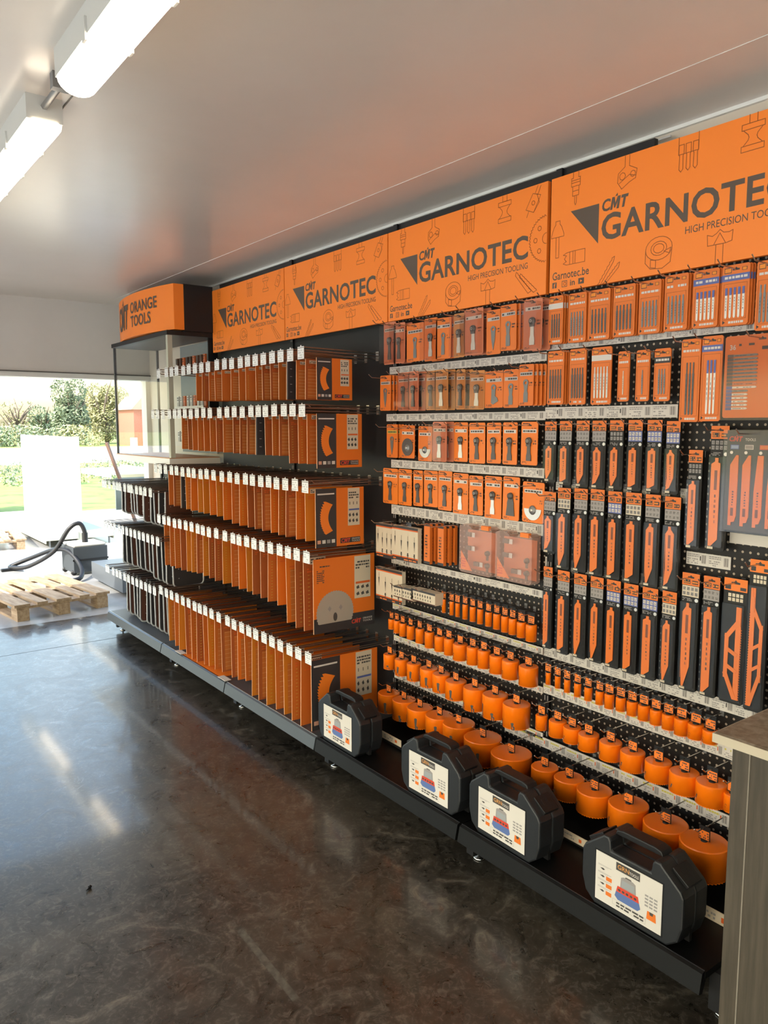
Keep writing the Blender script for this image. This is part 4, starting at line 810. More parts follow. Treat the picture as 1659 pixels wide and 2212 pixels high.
def sleeve_mesh(w_, h_, style, om):
    """square saw-blade sleeve, front view, origin at top-left corner"""
    m = MB(); m.box(0, w_, 0, .0045, -h_, 0, om); y = -.0004
    m.box(-.0006, .0, .0, .0045, -h_, 0, mat('sleeve_edge', (.80, .42, .22), .5))
    if style in ('arc', 'arcbig'):
        c = w_*.42; m.rect(0, c, -h_, 0, y, DK); m.rect(c*.08, c*.9, -.026*h_/.25, -.020*h_/.25, y-.0003, WHT)
        tt = [-1+2*k/14 for k in range(15)]; zz = lambda t: -h_*(.50-.26*t)
        pts = [(c*(.24+.24*t*t), zz(t)+(c*.05*t)) for t in tt]+[(c*(.60+.22*t*t), zz(t*.86)) for t in tt[::-1]]
        m.flat_strip(pts, 15, y-.0003, ORG)
        for k in range(14): (x_, z_), (x2, z2) = pts[k], pts[k+1]; m.add([(x_, y-.0003, z_), (x2, y-.0003, z2), (min(x_, x2)-c*.05, y-.0003, z2)], [(0, 1, 2)], ORG)
        for k, mm in enumerate((mat('icon_orange', (.6, .3, .2), .5), WHT, INKL, WHT)): x = c*(.07+k*.23); m.rect(x, x+c*.16, -h_*.93, -h_*.87, y-.0003, mm)
        m.rect(w_*.66, w_*.91, -h_*.66, -.004, y, CRM); m.marks(w_*.68, w_*.89, -h_*.2, -h_*.07, 3, INK, y-.0003); m.rect(w_*.68, w_*.9, -h_*.40, -h_*.37, y-.0003, ORG4 if style == 'arc' else BLU)
        for k in range(3):
            x = w_*(.695+.075*k); m.rect(x, x+.004, -h_*.30, -h_*.25, y-.0003, INK)
            for q in range(2): m.flat([(x-.006, -h_*(.47+.1*q)), (x+.004, -h_*(.44+.1*q)), (x+.009, -h_*(.49+.1*q)), (x, -h_*(.51+.1*q))], y-.0003, INK)
        m.rect(w_*.5, w_*.92, -h_*.955, -h_*.865, y, DK); m.cmt(w_*.52, w_*.71, -h_*.945, -h_*.877, y-.0003, RED); m.text('ORANGE', w_*.74, w_*.91, -h_*.903, -h_*.877, y-.0003, WHT, .01); m.text('TOOLS', w_*.74, w_*.91, -h_*.943, -h_*.915, y-.0003, WHT, .01)
    elif style == 'disc':
        m.rect(0, w_, -h_, -h_*.80, y, DK); m.marks(w_*.05, w_*.26, -h_*.12, -h_*.09, 1, INK, y); m.marks(w_*.05, w_*.17, -h_*.33, -h_*.15, 7, INK, y); m.rect(w_*.66, w_*.93, -h_*.60, -.006, y, CRM); m.marks(w_*.68, w_*.91, -h_*.2, -h_*.08, 3, INK, y-.0003); m.rect(w_*.68, w_*.92, -h_*.40, -h_*.37, y-.0003, ORG4)
        for k in range(6): x = w_*(.69+.08*(k % 3)); z = -h_*(.44+.09*(k//3)); m.flat([(x, z), (x+.015, z+.008), (x+.02, z-.008), (x+.004, z-.012)], y-.0003, INK)
        r0 = w_*.305; cx, cz = w_*.34, -h_*.745; n = 60; pts = [(cx+(r0 if k % 2 else r0*.96)*math.cos(R(-28+236*k/n)), cz+(r0 if k % 2 else r0*.96)*math.sin(R(-28+236*k/n))) for k in range(n+1)]
        pts = [(x, max(z, -h_*.985)) for x, z in pts]; m.flat(pts, y-.0004, mat('blade_photo', (.42, .38, .32), .4, metal=.2)); m.flat([(cx+.012*math.cos(R(k*30)), cz-h_*.06+.022*math.sin(R(k*30))) for k in range(12)], y-.0008, INK)
        for s_ in (-1, 1): m.flat([(cx+s_*w_*.09, cz+w_*.10), (cx+s_*w_*.12, cz+w_*.06), (cx+s_*w_*.09, cz+w_*.02), (cx+s_*w_*.06, cz+w_*.06)], y-.0008, INKL)
        m.cmt(w_*.61, w_*.77, -h_*.945, -h_*.885, y-.0003, RED); m.text('ORANGE', w_*.8, w_*.96, -h_*.905, -h_*.88, y-.0003, WHT, .01); m.text('TOOLS', w_*.8, w_*.96, -h_*.942, -h_*.918, y-.0003, WHT, .01)
    elif style == 'dark':
        m.rect(0, w_, -h_, 0, y, DK); m.rect(0, .006, -h_, 0, y-.0003, INKL)
        for k in range(4): m.rect(w_*.1, w_*.16, -h_*(.2+.2*k), -h_*(.19+.2*k), y-.0003, WHT)
    else:
        m.rect(w_*.10, w_*.34, -h_*.11, -.006, y, CRM); m.marks(w_*.11, w_*.33, -h_*.10, -.010, 2, INK, y-.0003); m.marks(w_*.05, w_*.4, -h_*.22, -h_*.15, 2, ORG4, y-.0003)
        if style == 'ticks':
            x0 = w_*.06; m.rect(x0, w_*.5, -h_*.97, -h_*.24, y-.0002, mat('print_dull_orange', (.55, .16, .03), .5))
            for k in range(9): z = -h_*(.26+.08*k); m.rect(x0, w_*.5, z-.0012, z, y-.0005, mat('tick_pale', (.72, .48, .22), .5))
        elif style == 'table':
            for k in range(14): z = -h_*(.24+.052*k); m.rect(w_*.05, w_*.45, z-.0009, z, y-.0003, ORG4); m.rect(w_*.06, w_*.09, z-.005, z-.003, y-.0003, YEL)
        m.rect(w_*.5, w_*.92, -h_*.955, -h_*.865, y, DK)
    return m
def flat_strip(s, pts, n, y, mt):
    for k in range(n-1):
        a, b_, c, d = pts[k], pts[k+1], pts[2*n-2-k], pts[2*n-1-k]
        s.add([(p[0], y, p[1]) for p in (a, b_, c, d)], [(0, 1, 2, 3)], mt)
MB.flat_strip = flat_strip

def interp(pts, x):
    if x <= pts[0][0]: return pts[0][1]
    for (a, b_), (c, d) in zip(pts, pts[1:]):
        if x <= c: return b_+(d-b_)*(x-a)/(c-a)
    return pts[-1][1]
q4 = lambda L_: [(340+.3134*x, 980+.3134*y) for x, y in L_]
XT = 1.90
XTR = [1.90, 1.90, 1.90, 1.89, 1.872]
ROWS = [
 dict(n='top', z=2.03, tags=[342, 359, 370, 381, 395.5, 407.5, 420.6, 434.7, 448.8, 468, 484.5, 500, 518.7, 534.4, 551, 568.4, 587.4, 605.8, 626.6, 649.6], skip=4, bot=[(380, 866), (700, 862)], x0=1.985, last=('arc', .205, .2), dark=[16]),
 dict(n='second', z=1.763, tags=[330, 340, 352, 365.4, 377, 387, 399, 411.7, 425, 439, 453, 473.6, 490, 505.7, 523, 541.8, 557.7, 573, 592, 613, 631.7, 652], skip=3, bot=[(360, 960), (383, 968), (430, 974), (480, 977), (540, 982), (605, 985), (618, 985), (620, 1001), (680, 1003)], x0=1.98, last=('arc', .265, .265), dark=[14]),
 dict(n='third', z=1.400, tags=[336, 346, 357, 370, 381, 394, 407, 418, 433, 446, 461, 479, 496, 512, 530, 545, 563, 580, 597, 616, 637, 659], skip=1, bot=q4([(70, 350), (225, 390), (345, 420), (440, 440), (465, 465), (525, 485), (585, 500), (690, 525), (800, 550), (895, 575), (955, 590), (1025, 605), (1090, 612)]), x0=1.955, last=('arcbig', .285, .29), dark=[3]),
 dict(n='fourth', z=1.060, tags=[343, 354, 364.4, 376.7, 388, 401, 413.6, 426.8, 438, 451, 467, 485.7, 503, 516, 532.7, 548.4, 565.6, 583.8, 603.9, 622, 640.9, 662], skip=0, bot=q4([(65, 765), (150, 800), (265, 820), (385, 870), (475, 905), (600, 945), (690, 985), (790, 1030), (850, 1055), (872, 1060), (875, 1160), (930, 1190), (985, 1215), (1050, 1235)]), x0=1.925, last=('disc', .365, .37), dark=[]),
 dict(n='bottom', z=.575, tags=[348, 360, 371, 383, 395.5, 408, 421, 432, 444, 457.5, 473, 492, 506, 522.7, 538, 553, 571, 588, 606, 626, 645, 666.6], skip=1, bot=[(358, 1379), (404, 1418), (465, 1444), (500, 1463), (525, 1468), (530, 1500), (597, 1535), (615, 1550), (624, 1565), (645, 1580), (670, 1596)], x0=1.884, last=('arcbig', .395, .395), dark=[]),
]
SHADES = [SL1, SL1, SL2, SL3, SL4, SL2]; SHN = {id(SL1): 'orange', id(SL2): 'brownish orange', id(SL3): 'amber', id(SL4): 'bright orange'}
GAPX = .42
for ri, rw in enumerate(ROWS):
    n = len(rw['tags']); XT = XTR[ri]
    for i, px in enumerate(rw['tags']):
        # find Y where the tag direction meets the tag plane
        lo = onX(px, 919, XT)[0]
        d0 = Vector((XT, lo, rw['z']-EYE)); py = PY-F*d0.dot(_u)/d0.dot(_f)
        Y, _ = onX(px, py, XT); k = n-1-i
        near = 'nearest' if k == 0 else ('farthest' if i == 0 else ORD[k]+' nearest')
        place_hook(XP-XT, (XP, Y, rw['z']-.012+random.uniform(-.003, .003)), 'long wire hook with white price tag, %s in the %s sleeve row' % (near, rw['n']), 'long hooks with white price tags')
        if i < rw['skip']: continue
        st = random.choice(['ticks', 'table', 'table', 'plain', 'ticks']); om = random.choice(SHADES if ri > 1 else SHADES[:3]+[SL2])
        # left edge pixel of this sleeve and its foot
        X0 = rw['x0']+(.0 if i > n-3 else random.uniform(-.004, .006))
        v = Vector((X0, Y, 1-EYE)); pxe = PX+F*v.dot(_r)/v.dot(_f)
        zt = rw['z']-.046
        # foot height from the measured foot line
        yb = interp(rw['bot'], pxe)
        d = _ray(pxe, yb); zb = EYE+(d*(X0/d.x)).z; zb = max(zb, .176)
        h_ = zt-zb; w_ = min(h_*1.02, XP-.03-X0)
        if i in rw['dark']: st = 'dark'; om = DK
        if i == n-1: st, w_, h_ = rw['last']; om = SL4; h_ = min(h_, zt-.176)
        m = sleeve_mesh(w_, h_, st, om)
        lab = {'ticks': 'ruled', 'table': 'lined', 'plain': 'plain', 'dark': 'black', 'arc': 'black-fronted', 'arcbig': 'black-fronted', 'disc': 'blade-pictured'}[st]
        col_ = SHN.get(id(om), 'black')
        o = single(m, 'saw_blade_sleeve', '%s %s saw blade sleeve, %s in the %s row of long hooks' % (lab, col_ if st != 'dark' else 'narrow', near, rw['n']), 'saw blade', (X0, Y-.004, zt), 0, 'square saw blade sleeves')
        if i < n-1: o.rotation_euler = (0, random.uniform(-.012, .02), random.uniform(-.06, .05))
# spare empty hooks beside each row
for k, (px, py) in enumerate(((672, 877), (678, 1040))):
    Y, z = onX(px, py, 1.95); m = MB(); m.tube([(0, 0, 0), (0, -.40, -.004), (0, -.415, .008)], .0024, CHR, 6); single(m, 'wall_hook', 'bare wire hook passing over the front sleeve of the %s row' % ('second', 'third')[k], 'hook', (XP, Y, z-.005), WALLROT, 'bare hooks over sleeves')

# grey-edged sleeves of the far bay
def edge_sleeve(w_, h_, red):
    t = thing('blade_sleeve', 'x', 'saw blade', (0, 0, 0)); m = MB(); m.box(0, w_, 0, .003, -h_+.006, 0, BRNZ if red else DK)
    for k in range(4): m.lathe([(0, .002), (.003, .002), (.003, 0)], SIL, 8, (w_*.18, 0, -h_*(.22+.2*k)), 'y', False)
    m.build('dark_sleeve', t)
    e = mat('grey_rim', (.50, .52, .54), .35, metal=.2); m = MB(); r = .03
    path = [(0, .0015, 0), (0, .0015, -h_+r)]+[(r-r*math.cos(R(a)), .0015, -h_+r-r*math.sin(R(a))) for a in (30, 60, 90)]+[(w_-r, .0015, -h_)]+[(w_-r+r*math.sin(R(a)), .0015, -h_+r-r*math.cos(R(a))) for a in (30, 60, 90)]+[(w_, .0015, 0)]
    m.tube(path, .0065, e, 5); m.build('rim', t); return t
ES = {}
B5 = [dict(n='upper', z=1.235, t=[220, 229, 237.6, 247, 254, 260, 270.5, 279, 285, 296, 304.7, 314.4, 326], h=.22, w=.20), dict(n='middle', z=.912, t=[223.5, 233.7, 241, 248.6, 258.8, 266.6, 275, 283.8, 292.5, 301.9, 311, 320.7, 330.8, 342], h=.30, w=.22), dict(n='lower', z=.556, t=[223.5, 235, 246, 254, 261, 270.5, 279, 288, 297, 306.6, 316, 325, 335], h=.34, w=.24)]
for rw in B5:
    n = len(rw['t'])
    for i, px in enumerate(rw['t']):
        X = 1.865; Y = onX(px, 919, X)[0]
        d0 = Vector((X, Y, rw['z']-EYE)); py = PY-F*d0.dot(_u)/d0.dot(_f); Y, _ = onX(px, py, X); Y = min(Y, 6.17); k = n-1-i
        near = 'nearest' if k == 0 else ('farthest' if i == 0 else ORD[k]+' nearest')
        place_hook(XP-X, (XP, Y, rw['z']-.012), 'long wire hook with white price tag, %s in the far bay %s row' % (near, rw['n']), 'far bay hooks with white price tags')
        if i < 2: continue
        red = random.random() < .4; h_ = rw['h']+(0 if i < n-5 else .03 if rw['n'] != 'lower' else .0); key = (round(h_, 2), red)
        if key not in ES: ES[key] = edge_sleeve(rw['w'], h_, red); o = ES[key]; ES[(key, 'c')] = children(o)
        else: o = copy_tree(ES[key], (0, 0, 0), kids=ES[(key, 'c')])
        o.location = (1.955+random.uniform(-.01, .01), Y-.004, rw['z']-.03); o.rotation_euler = (0, random.uniform(-.02, .03), random.uniform(-.05, .05)); o['group'] = 'grey-rimmed blade sleeves'
        o['label'] = '%s blade sleeve with grey rim, %s in the far bay %s row' % ('brownish' if red else 'black', near, rw['n'])

# loose orange sleeve and label lying on the base shelf
m = MB(); m.box(-.11, .11, -.29, .29, 0, .005, ORG); single(m, 'saw_blade_sleeve', 'bright orange sleeve lying flat on the base shelf under the bottom row', 'saw blade', (1.985, 4.42, .1702), 0)
for k, Y in enumerate((4.74, 4.08)):
    m = MB(); m.box(-.02, .02, -.05, .05, 0, .003, WHT); single(m, 'price_label', 'white label lying on the shelf edge at the %s end of the flat orange sleeve' % ('far', 'near')[k], 'label', (1.885, Y, .1775), 0, 'loose white labels')

# ================================================================= BLACK TOOL CASES
def tool_case():
    t = thing('tool_case', 'x', 'case', (0, 0, 0), WALLROT, 'black hole saw cases'); W_ = .352; D = .125; H_ = .238
    half = [(0, 0), (W_*.36, 0), (W_*.46, .028), (W_*.5, .075), (W_*.5, .165), (W_*.475, .182), (W_*.30, H_-.006), (W_*.285, H_), (W_*.225, H_), (W_*.205, H_-.012), (W_*.195, .198), (0, .198)]
    out = half+[(-x, z) for x, z in half[::-1][1:-1]]
    m = MB(); m.poly(out, 0, D*.49, CASE); m.build('front_shell', t, .006)
    m = MB(); m.poly(out, D*.51, D, CASE); m.build('back_shell', t, .006)
    m = MB(); m.box(-W_*.47, W_*.47, D*.45, D*.55, .01, .16, BLK); m.build('seam_strip', t)
    m = MB(); m.poly([(-W_*.24, H_-.003), (W_*.24, H_-.003), (W_*.22, H_+.012), (W_*.16, H_+.017), (-W_*.16, H_+.017), (-W_*.22, H_+.012)], D*.30, D*.70, BLK); m.build('handle', t, .004)
    for s_ in (-1, 1):
        m = MB(); m.poly([(s_*W_*.475, .180), (s_*W_*.33, H_-.022), (s_*W_*.345, H_-.010), (s_*W_*.495, .192)], D*.22, D*.78, BLK)
        la = m.build('latch', t, .002); m = MB()
        for q in (.4, .6): m.poly([(s_*W_*.45, .193), (s_*W_*.38, H_-.026), (s_*W_*.388, H_-.018), (s_*W_*.458, .200)], D*q-.004, D*q+.004, BLK)
        m.build('latch_rib', la)
    # printed label
    lw, lh = .232, .158; x0, z0 = -lw/2-.006, .022; m = MB(); m.box(x0-.004, x0+lw+.004, -.0006, 0, z0-.004, z0+lh+.004, BLK); m.box(x0, x0+lw, -.0016, -.0006, z0, z0+lh, mat('label_paper', (.66, .62, .56), .4)); y = -.0020
    P_ = lambda u, v: (x0+u*lw, z0+lh*(1-v))
    def rc(u0, u1, v0, v1, mm, yy=y): a, b_ = P_(u0, v1), P_(u1, v0); m.rect(a[0], b_[0], a[1], b_[1], yy, mm)
    rc(.32, .68, .03, .19, INK); a, b_ = P_(.345, .155), P_(.52, .065); m.text('GRN', a[0], b_[0], a[1], b_[1], y-.0003, mat('gold_print', (.65, .30, .08), .4), .01); a, b_ = P_(.525, .155), P_(.66, .095); m.text('TOOLS', a[0], b_[0], a[1], b_[1], y-.0003, WHT, .01)
    m.flat([P_(.40, .30), P_(.44, .27), P_(.58, .27), P_(.62, .30), P_(.63, .50), P_(.39, .50)], y, INKL); m.flat([P_(.42, .34), P_(.60, .34), P_(.61, .48), P_(.41, .48)], y-.0003, mat('lid_grey', (.30, .32, .33), .5)); m.flat([P_(.46, .27), P_(.56, .27), P_(.55, .245), P_(.47, .245)], y, GRY2)
    m.flat([P_(.35, .50), P_(.66, .50), P_(.68, .62), P_(.33, .62)], y, RED); m.flat([P_(.33, .62), P_(.68, .62), P_(.70, .72), P_(.66, .78), P_(.36, .78), P_(.31, .72)], y, mat('case_blue', (.10, .16, .36), .5))
    for k in range(5): cx = .38+.06*k; m.flat([(P_(cx, .57)[0]+.005*math.cos(R(q*45)), P_(cx, .57)[1]+.004*math.sin(R(q*45))) for q in range(8)], y-.0003, INK)
    for k in range(4):
        v = .32+.15*k; rc(.04, .25, v-.075, v-.068, INKL); rc(.04, .20, v-.055, v-.05, INKL); m.flat([P_(.07, v), P_(.12, v-.02), P_(.15, v), P_(.12, v+.025)], y, INK)
        if k: m.flat([P_(.17, v-.03), P_(.26, v-.03), P_(.26, v+.05), P_(.17, v+.05)], y, ORG2)
    for a_ in range(3):
        for b_ in range(4): rc(.76+.065*a_, .81+.065*a_, .36+.065*b_, .395+.065*b_, INKL)
    m.flat([P_(.80, .66), P_(.92, .66), P_(.93, .82), P_(.79, .82)], y, ORG2); m.flat([P_(.83, .66), P_(.89, .66), P_(.88, .72), P_(.84, .72)], y-.0003, INK)
    m.marks(x0+lw*.34, x0+lw*.75, z0+lh*.06, z0+lh*.18, 2, INK, y); m.line([P_(.28, .80), P_(.78, .84), P_(.78, .95), P_(.28, .91), P_(.28, .80)], .0006, y, INKL)
    m.build('printed_label', t)
    return t
TC = tool_case(); TCk = children(TC); GK.update({c.name: children(c) for c in TCk})
for k, (Yc, lab, rz) in enumerate(((2.865, 'black plastic tool case farthest from the counter, below the saw blade sleeves', 0), (2.215, 'black plastic tool case second from the far end, below hole saws', .02), (1.815, 'black plastic tool case just left of the one nearest the counter', -.02), (1.288, 'black plastic tool case nearest the counter, largest in view', 0))):
    if k == 0: o = TC; o.location = (1.885, Yc, .1705); o['label'] = lab
    else: o = copy_tree(TC, (1.885, Yc, .1705), lab, kids=TCk)
    o.rotation_euler = (0, 0, WALLROT+rz)
# low price strips behind the cases
for k, (x0, y0, x1, y1, h) in enumerate(((824, 1578, 866, 1603, 14), (1210, 1786, 1268, 1828, 17), (1520, 1953, 1575, 1995, 28))):
    X = 2.10; Ya, za = onX(x0, y0, X); Yb, zb = onX(x1, y1, X); _, zc = onX(x0, y0+h, X); L_ = Ya-Yb; hh = za-zc
    m = MB(); m.box(0, L_, 0, .003, -hh, 0, CRM); m.marks(.01, L_*.6, -hh*.8, -hh*.2, 2, INKL, -.0005, .5); m.rect(L_*.7, L_*.8, -hh*.7, -hh*.3, -.0005, ORG4)
    m.box(0, L_, .003, .006, -max(za-hh-.172, 0)-hh, -hh, BLK)
    single(m, 'price_strip', 'low cream price strip standing on the base shelf, %s' % ('right of the farthest case', 'between the third and fourth case', 'beside the counter')[k], 'price strip', (X, Ya, za), WALLROT, 'low cream price strips')

# ================================================================= GLASS DISPLAY CASE + LIGHTBOX
XG0, XG1, YG0, YG1, ZG0, ZG1 = 1.995, 2.345, 5.06, 6.20, 1.44, 2.262
t = thing('glass_display_case', 'tall glass display case with black top standing on the far bay', 'display case', (0, 0, 0))
m = MB(); m.box(XG0-.02, XG1, YG0-.02, YG1, ZG1, ZG1+.03, BLK); m.build('top_board', t)
m = MB(); m.box(XG0-.02, XG1, YG0, YG1, ZG0-.05, ZG0-.006, SHLF); m.box(XG0-.015, XG1, YG0+.01, YG1-.01, ZG0-.006, ZG0, mat('oak_shelf', (.55, .28, .14), .5)); m.build('bottom_shelf', t)
m = MB(); m.box(XG0-.004, XG0, YG0+.02, YG1-.016, ZG0, ZG1, GLS); m.build('front_pane', t)
m = MB(); m.box(XG0+.01, XG1-.01, YG1-.008, YG1-.004, ZG0, ZG1, GLS); m.build('side_pane', t)
m = MB(); m.box(XG0+.02, XG1-.08, YG0, YG0+.004, ZG0, ZG1, GLS); m.build('side_pane', t)
for (x, y, mm, wd) in ((XG0, YG1-.012, PWD2, .009), (XG0+.002, YG0+.004, CRMW, .016), (XG1-.006, YG1-.012, PWD2, .008)):
    m = MB(); m.box(x-wd, x+wd, y-wd, y+wd, ZG0, ZG1, mm); m.build('corner_post', t)
m = MB(); m.box(XG1-.07, XG1, YG0-.002, YG0+.01, ZG0+.3, ZG1, BLK); m.build('side_board', t)
m = MB(); m.box(XG1-.012, XG1, YG0+.02, YG1-.5, ZG0+.02, ZG1-.01, mat('back_board_grey', (.22, .24, .24), .5)); m.build('back_board', t)
for z in (1.52, 1.78, 2.06):
    m = MB(); m.box(XG1-.10, XG1-.014, YG0+.03, YG1-.5, z, z+.006, SHLF); m.box(XG1-.104, XG1-.10, YG0+.03, YG1-.5, z-.012, z+.02, WHT); m.build('inner_shelf', t)
for ri, z in enumerate((1.526, 1.786, 2.066)):
    for k in range(9):
        y = YG0+.06+k*.062; m = MB(); hh = .09; mm = (WHT, WHT, BRNZ)[ri] if k % 3 else ORG4; m.box(-.018, .018, 0, .012, 0, hh, mm); m.marks(-.014, .014, hh*.6, hh*.95, 2, INK, -.0004); m.rect(-.004, .004, hh*.1, hh*.5, -.0005, GRY2)
        single(m, 'router_bit_box', 'small upright bit box, %s from the near post on the %s case shelf' % (ORD[k], ('lowest', 'middle', 'highest')[ri]), 'bit box', (XG1-.075, y, z), WALLROT, 'bit boxes in the glass case')
# lightbox
t = thing('lightbox_sign', 'curved orange sign with black sides above the glass case', 'sign', (0, 0, 0))
YA, YC_ = 5.02, 6.12; Z0, Z1 = ZG1+.031, 2.60; N_ = 18
def bow(u): return 2.02-.075*(1-(2*u-1)**2)
m = MB(); vs = []
for k in range(N_+1): u = k/N_; Y = YC_+(YA-YC_)*u; vs += [(bow(u), Y, Z0+.005), (bow(u), Y, Z1-.004)]
m.add(vs, [(2*k, 2*k+2, 2*k+3, 2*k+1) for k in range(N_)], SIGN, True); 
for zz, fl in ((Z0+.005, 0), (Z1-.004, 1)):
    pts = [(bow(k/N_), YC_+(YA-YC_)*k/N_, zz) for k in range(N_+1)]+[(2.09, YA, zz), (2.09, YC_, zz)]; m.add(pts, [list(range(len(pts)))[::(1 if fl else -1)]], SIGN)
m.box(2.02, 2.09, YA-.001, YA, Z0+.005, Z1-.004, SIGN)
of = m.build('orange_front', t)
m = MB(); W_ = YC_-YA
m.cmt(.06*W_, .38*W_, .05, .225, 0, TXT); m.text('ORANGE', .43*W_, .83*W_, .145, .225, 0, TXT, .02); m.text('TOOLS', .43*W_, .75*W_, .05, .13, 0, TXT, .02)
m.v = [(bow(x/W_)-.0025, YC_-x, Z0+.02+z) for x, y, z in m.v]; m.build('lettering', of)
m = MB(); m.box(2.09, 2.30, YA, YC_, Z0, Z1, BLK); m.build('side_box', t)

# ================================================================= COUNTER
t = thing('counter', 'grey wood counter with speckled stone-look top at right edge', 'counter', (0, 0, 0))
X0, Y1 = 1.555, .818
m = MB(); m.poly([(0, 0), (.68, 0), (.68, .03), (.008, .03), (0, .024)], 0, 1.6, STONE)
m.v = [(1.485+x, .825-y, 1.0+z*.67) for x, y, z in m.v]; m.add([], [], STONE); o = m.build('countertop', t)
m = MB(); m.box(1.4825, 1.4848, -.77, .825, 1.0, 1.019, mat('counter_edge', (.50, .44, .33), .4)); m.box(1.4825, 2.165, .8251, .8275, 1.0, 1.019, mat('counter_edge', (.5, .44, .33))); m.build('edge_band', t)
m = MB(); m.box(1.545, 1.563, -.74, .798, 0, 1.0, DWOOD); m.build('side_panel', t)
m = MB(); m.box(1.545, 2.12, .798, .815, 0, 1.0, DWOOD); m.build('end_panel', t)
m = MB(); m.box(1.5425, 1.5448, .775, .7775, 0, 1.0, mat('panel_joint', (.22, .19, .15), .5)); m.build('edge_strip', t)

# floor debris
m = MB(); m.tube([(-.012, 0, .004), (.006, .002, .004)], .003, BLK, 7); m.tube([(.006, .002, .005), (.012, .003, .006)], .006, BLK, 8); x_, y_ = onF(192, 1922); single(m, 'screw', 'tiny black screw lying alone on the open floor', 'screw', (x_, y_, .0006), .6)

# ================================================================= BEYOND THE OPENING
def pallet(loc, rz, label):
    t = thing('wooden_pallet', label, 'pallet', loc, rz, 'wooden pallets')
    for k, (x, w_) in enumerate(((-.355, .145), (-.185, .10), (0, .145), (.185, .10), (.355, .145))):
        m = MB(); m.box(x-w_/2*.9, x+w_/2*.9, -.6, .6, .122, .144, WOOD); m.build('deck_board', t)
    for y in (-.53, 0, .53): m = MB(); m.box(-.4, .4, y-.06, y+.06, .100, .122, WOOD); m.build('cross_board', t)
    for x in (-.35, 0, .35):
        for y in (-.53, 0, .53): m = MB(); m.box(x-.05, x+.05, y-.07, y+.07, .022, .100, WOOD); m.build('block', t)
        m = MB(); m.box(x-.05, x+.05, -.6, .6, 0, .022, WOOD); m.build('bottom_board', t)
    return t
pallet((1.655, 7.62, .0), R(8), 'worn wooden pallet on the floor in front of the vacuum')
pallet((1.95, 11.75, 0), R(-6), 'sunlit wooden pallet cut by the left picture edge')
# white double-sided gondola
t = thing('white_gondola', 'tall white double-sided display rack in bright sun outside', 'display rack', (2.98, 11.0, 0))
m = MB(); m.box(-.025, .025, .03, 3.2, .12, 1.50, SHLF); m.build('centre_panel', t)
for y in (0, 1.6, 3.2): m = MB(); m.box(-.035, .035, y-.0, y+.05, 0, 1.51, CRMW); m.build('upright', t)
for s_ in (-1, 1):
    m = MB(); m.box(min(s_*.03, s_*.45), max(s_*.03, s_*.45), .0, 3.25, .17, .20, CRMW); m.box(min(s_*.451, s_*.46), max(s_*.451, s_*.46), 0, 3.25, .06, .199, CRMW); m.box(min(s_*.03, s_*.45), max(s_*.03, s_*.45), -.012, -.0005, .10, .199, CRMW); m.build('base_shelf', t)
    m = MB(); m.box(s_*.40-.01, s_*.40+.01, .03, .05, 0, .1, GRY); m.build('foot', t)
# pale shelving unit just outside
t = thing('white_shelving', 'pale shelf unit standing just beyond the far shelving bay', 'shelving', (2.30, 7.35, 0))
m = MB(); m.box(.40, .43, 0, 1.0, 0, 1.24, CRMW); m.build('back_panel', t)
m = MB(); m.box(.0, .42, -.0, 1.0, 1.195, 1.215, SHLF); m.box(-.006, -.0005, 0, 1, 1.165, 1.212, CRMW); m.build('top_shelf', t)
m = MB(); m.box(.03, .40, .0, .02, .86, 1.165, mat('pale_green_grey', (.16, .20, .19), .5)); m.build('side_board', t)
m = MB(); m.box(.0, .42, -.0, 1.0, .72, .74, SHLF); m.box(-.006, -.0005, 0, 1, .66, .737, SHLF); m.build('middle_shelf', t)
m = MB(); m.box(.06, .42, .0, 1.0, .05, .22, PWD2); m.build('base', t)
m = MB(); m.box(.14, .38, .0, .03, .22, .66, mat('raw_board', (.34, .29, .20), .6)); m.build('side_board', t)
m = MB(); m.tube([(2.235, 7.26, 1.50), (2.44, 7.26, .86), (2.72, 7.26, .0)], .018, mat('brown_stick', (.20, .12, .09), .7), 4, False); single(m, 'wooden_stick', 'brown wooden stick leaning beside the pale shelf unit outside', 'stick')
# vacuum cleaner
t = thing('vacuum_cleaner', 'grey box vacuum cleaner with looping black hose behind the pallet', 'vacuum cleaner', (2.47, 8.95, 0), R(4))
m = MB(); m.box(-.19, .19, -.16, .22, .03, .31, mat('vacuum_grey', (.03, .035, .04), .5)); m.box(-.2, .2, -.165, -.16, .16, .18, BLK); m.build('body', t, .02)
m = MB(); m.box(-.18, .18, -.15, .21, .31, .345, mat('vac_lid', (.42, .40, .36), .4)); m.build('lid', t, .015)
for x in (-.18, .18):
    for y in (-.12, .16): m = MB(); m.lathe([(0, -.012), (.03, -.012), (.03, .012), (0, .012)], BLK, 12, (x, y, .03), 'y'); m.build('wheel', t)
def smooth_path(P, n=6):
    out = []
    for i in range(len(P)-1):
        p0, p1, p2, p3 = [Vector(P[max(0, min(len(P)-1, j))]) for j in (i-1, i, i+1, i+2)]
        for k in range(n): s_ = k/n; out.append(.5*((2*p1)+(p2-p0)*s_+(2*p0-5*p1+4*p2-p3)*s_*s_+(3*p1-p0-3*p2+p3)*s_**3))
    out.append(Vector(P[-1])); return out
m = MB(); HP = [(0, 0, .33), (0, .0, .46), (-.05, .02, .56), (-.16, .05, .50), (-.30, .15, .25), (-.50, .4, .07), (-.62, .6, .04), (-.60, .72, .04), (-.42, .55, .14), (-.28, .2, .26), (-.2, -.05, .26), (-.16, -.3, .12), (-.24, -.5, .04), (-.36, -.55, .025)]
m.tube(smooth_path(HP), .024, BLK, 10); m.tube([(0, 0, .33), (0, 0, .45)], .032, BLK, 10); m.build('hose', t)
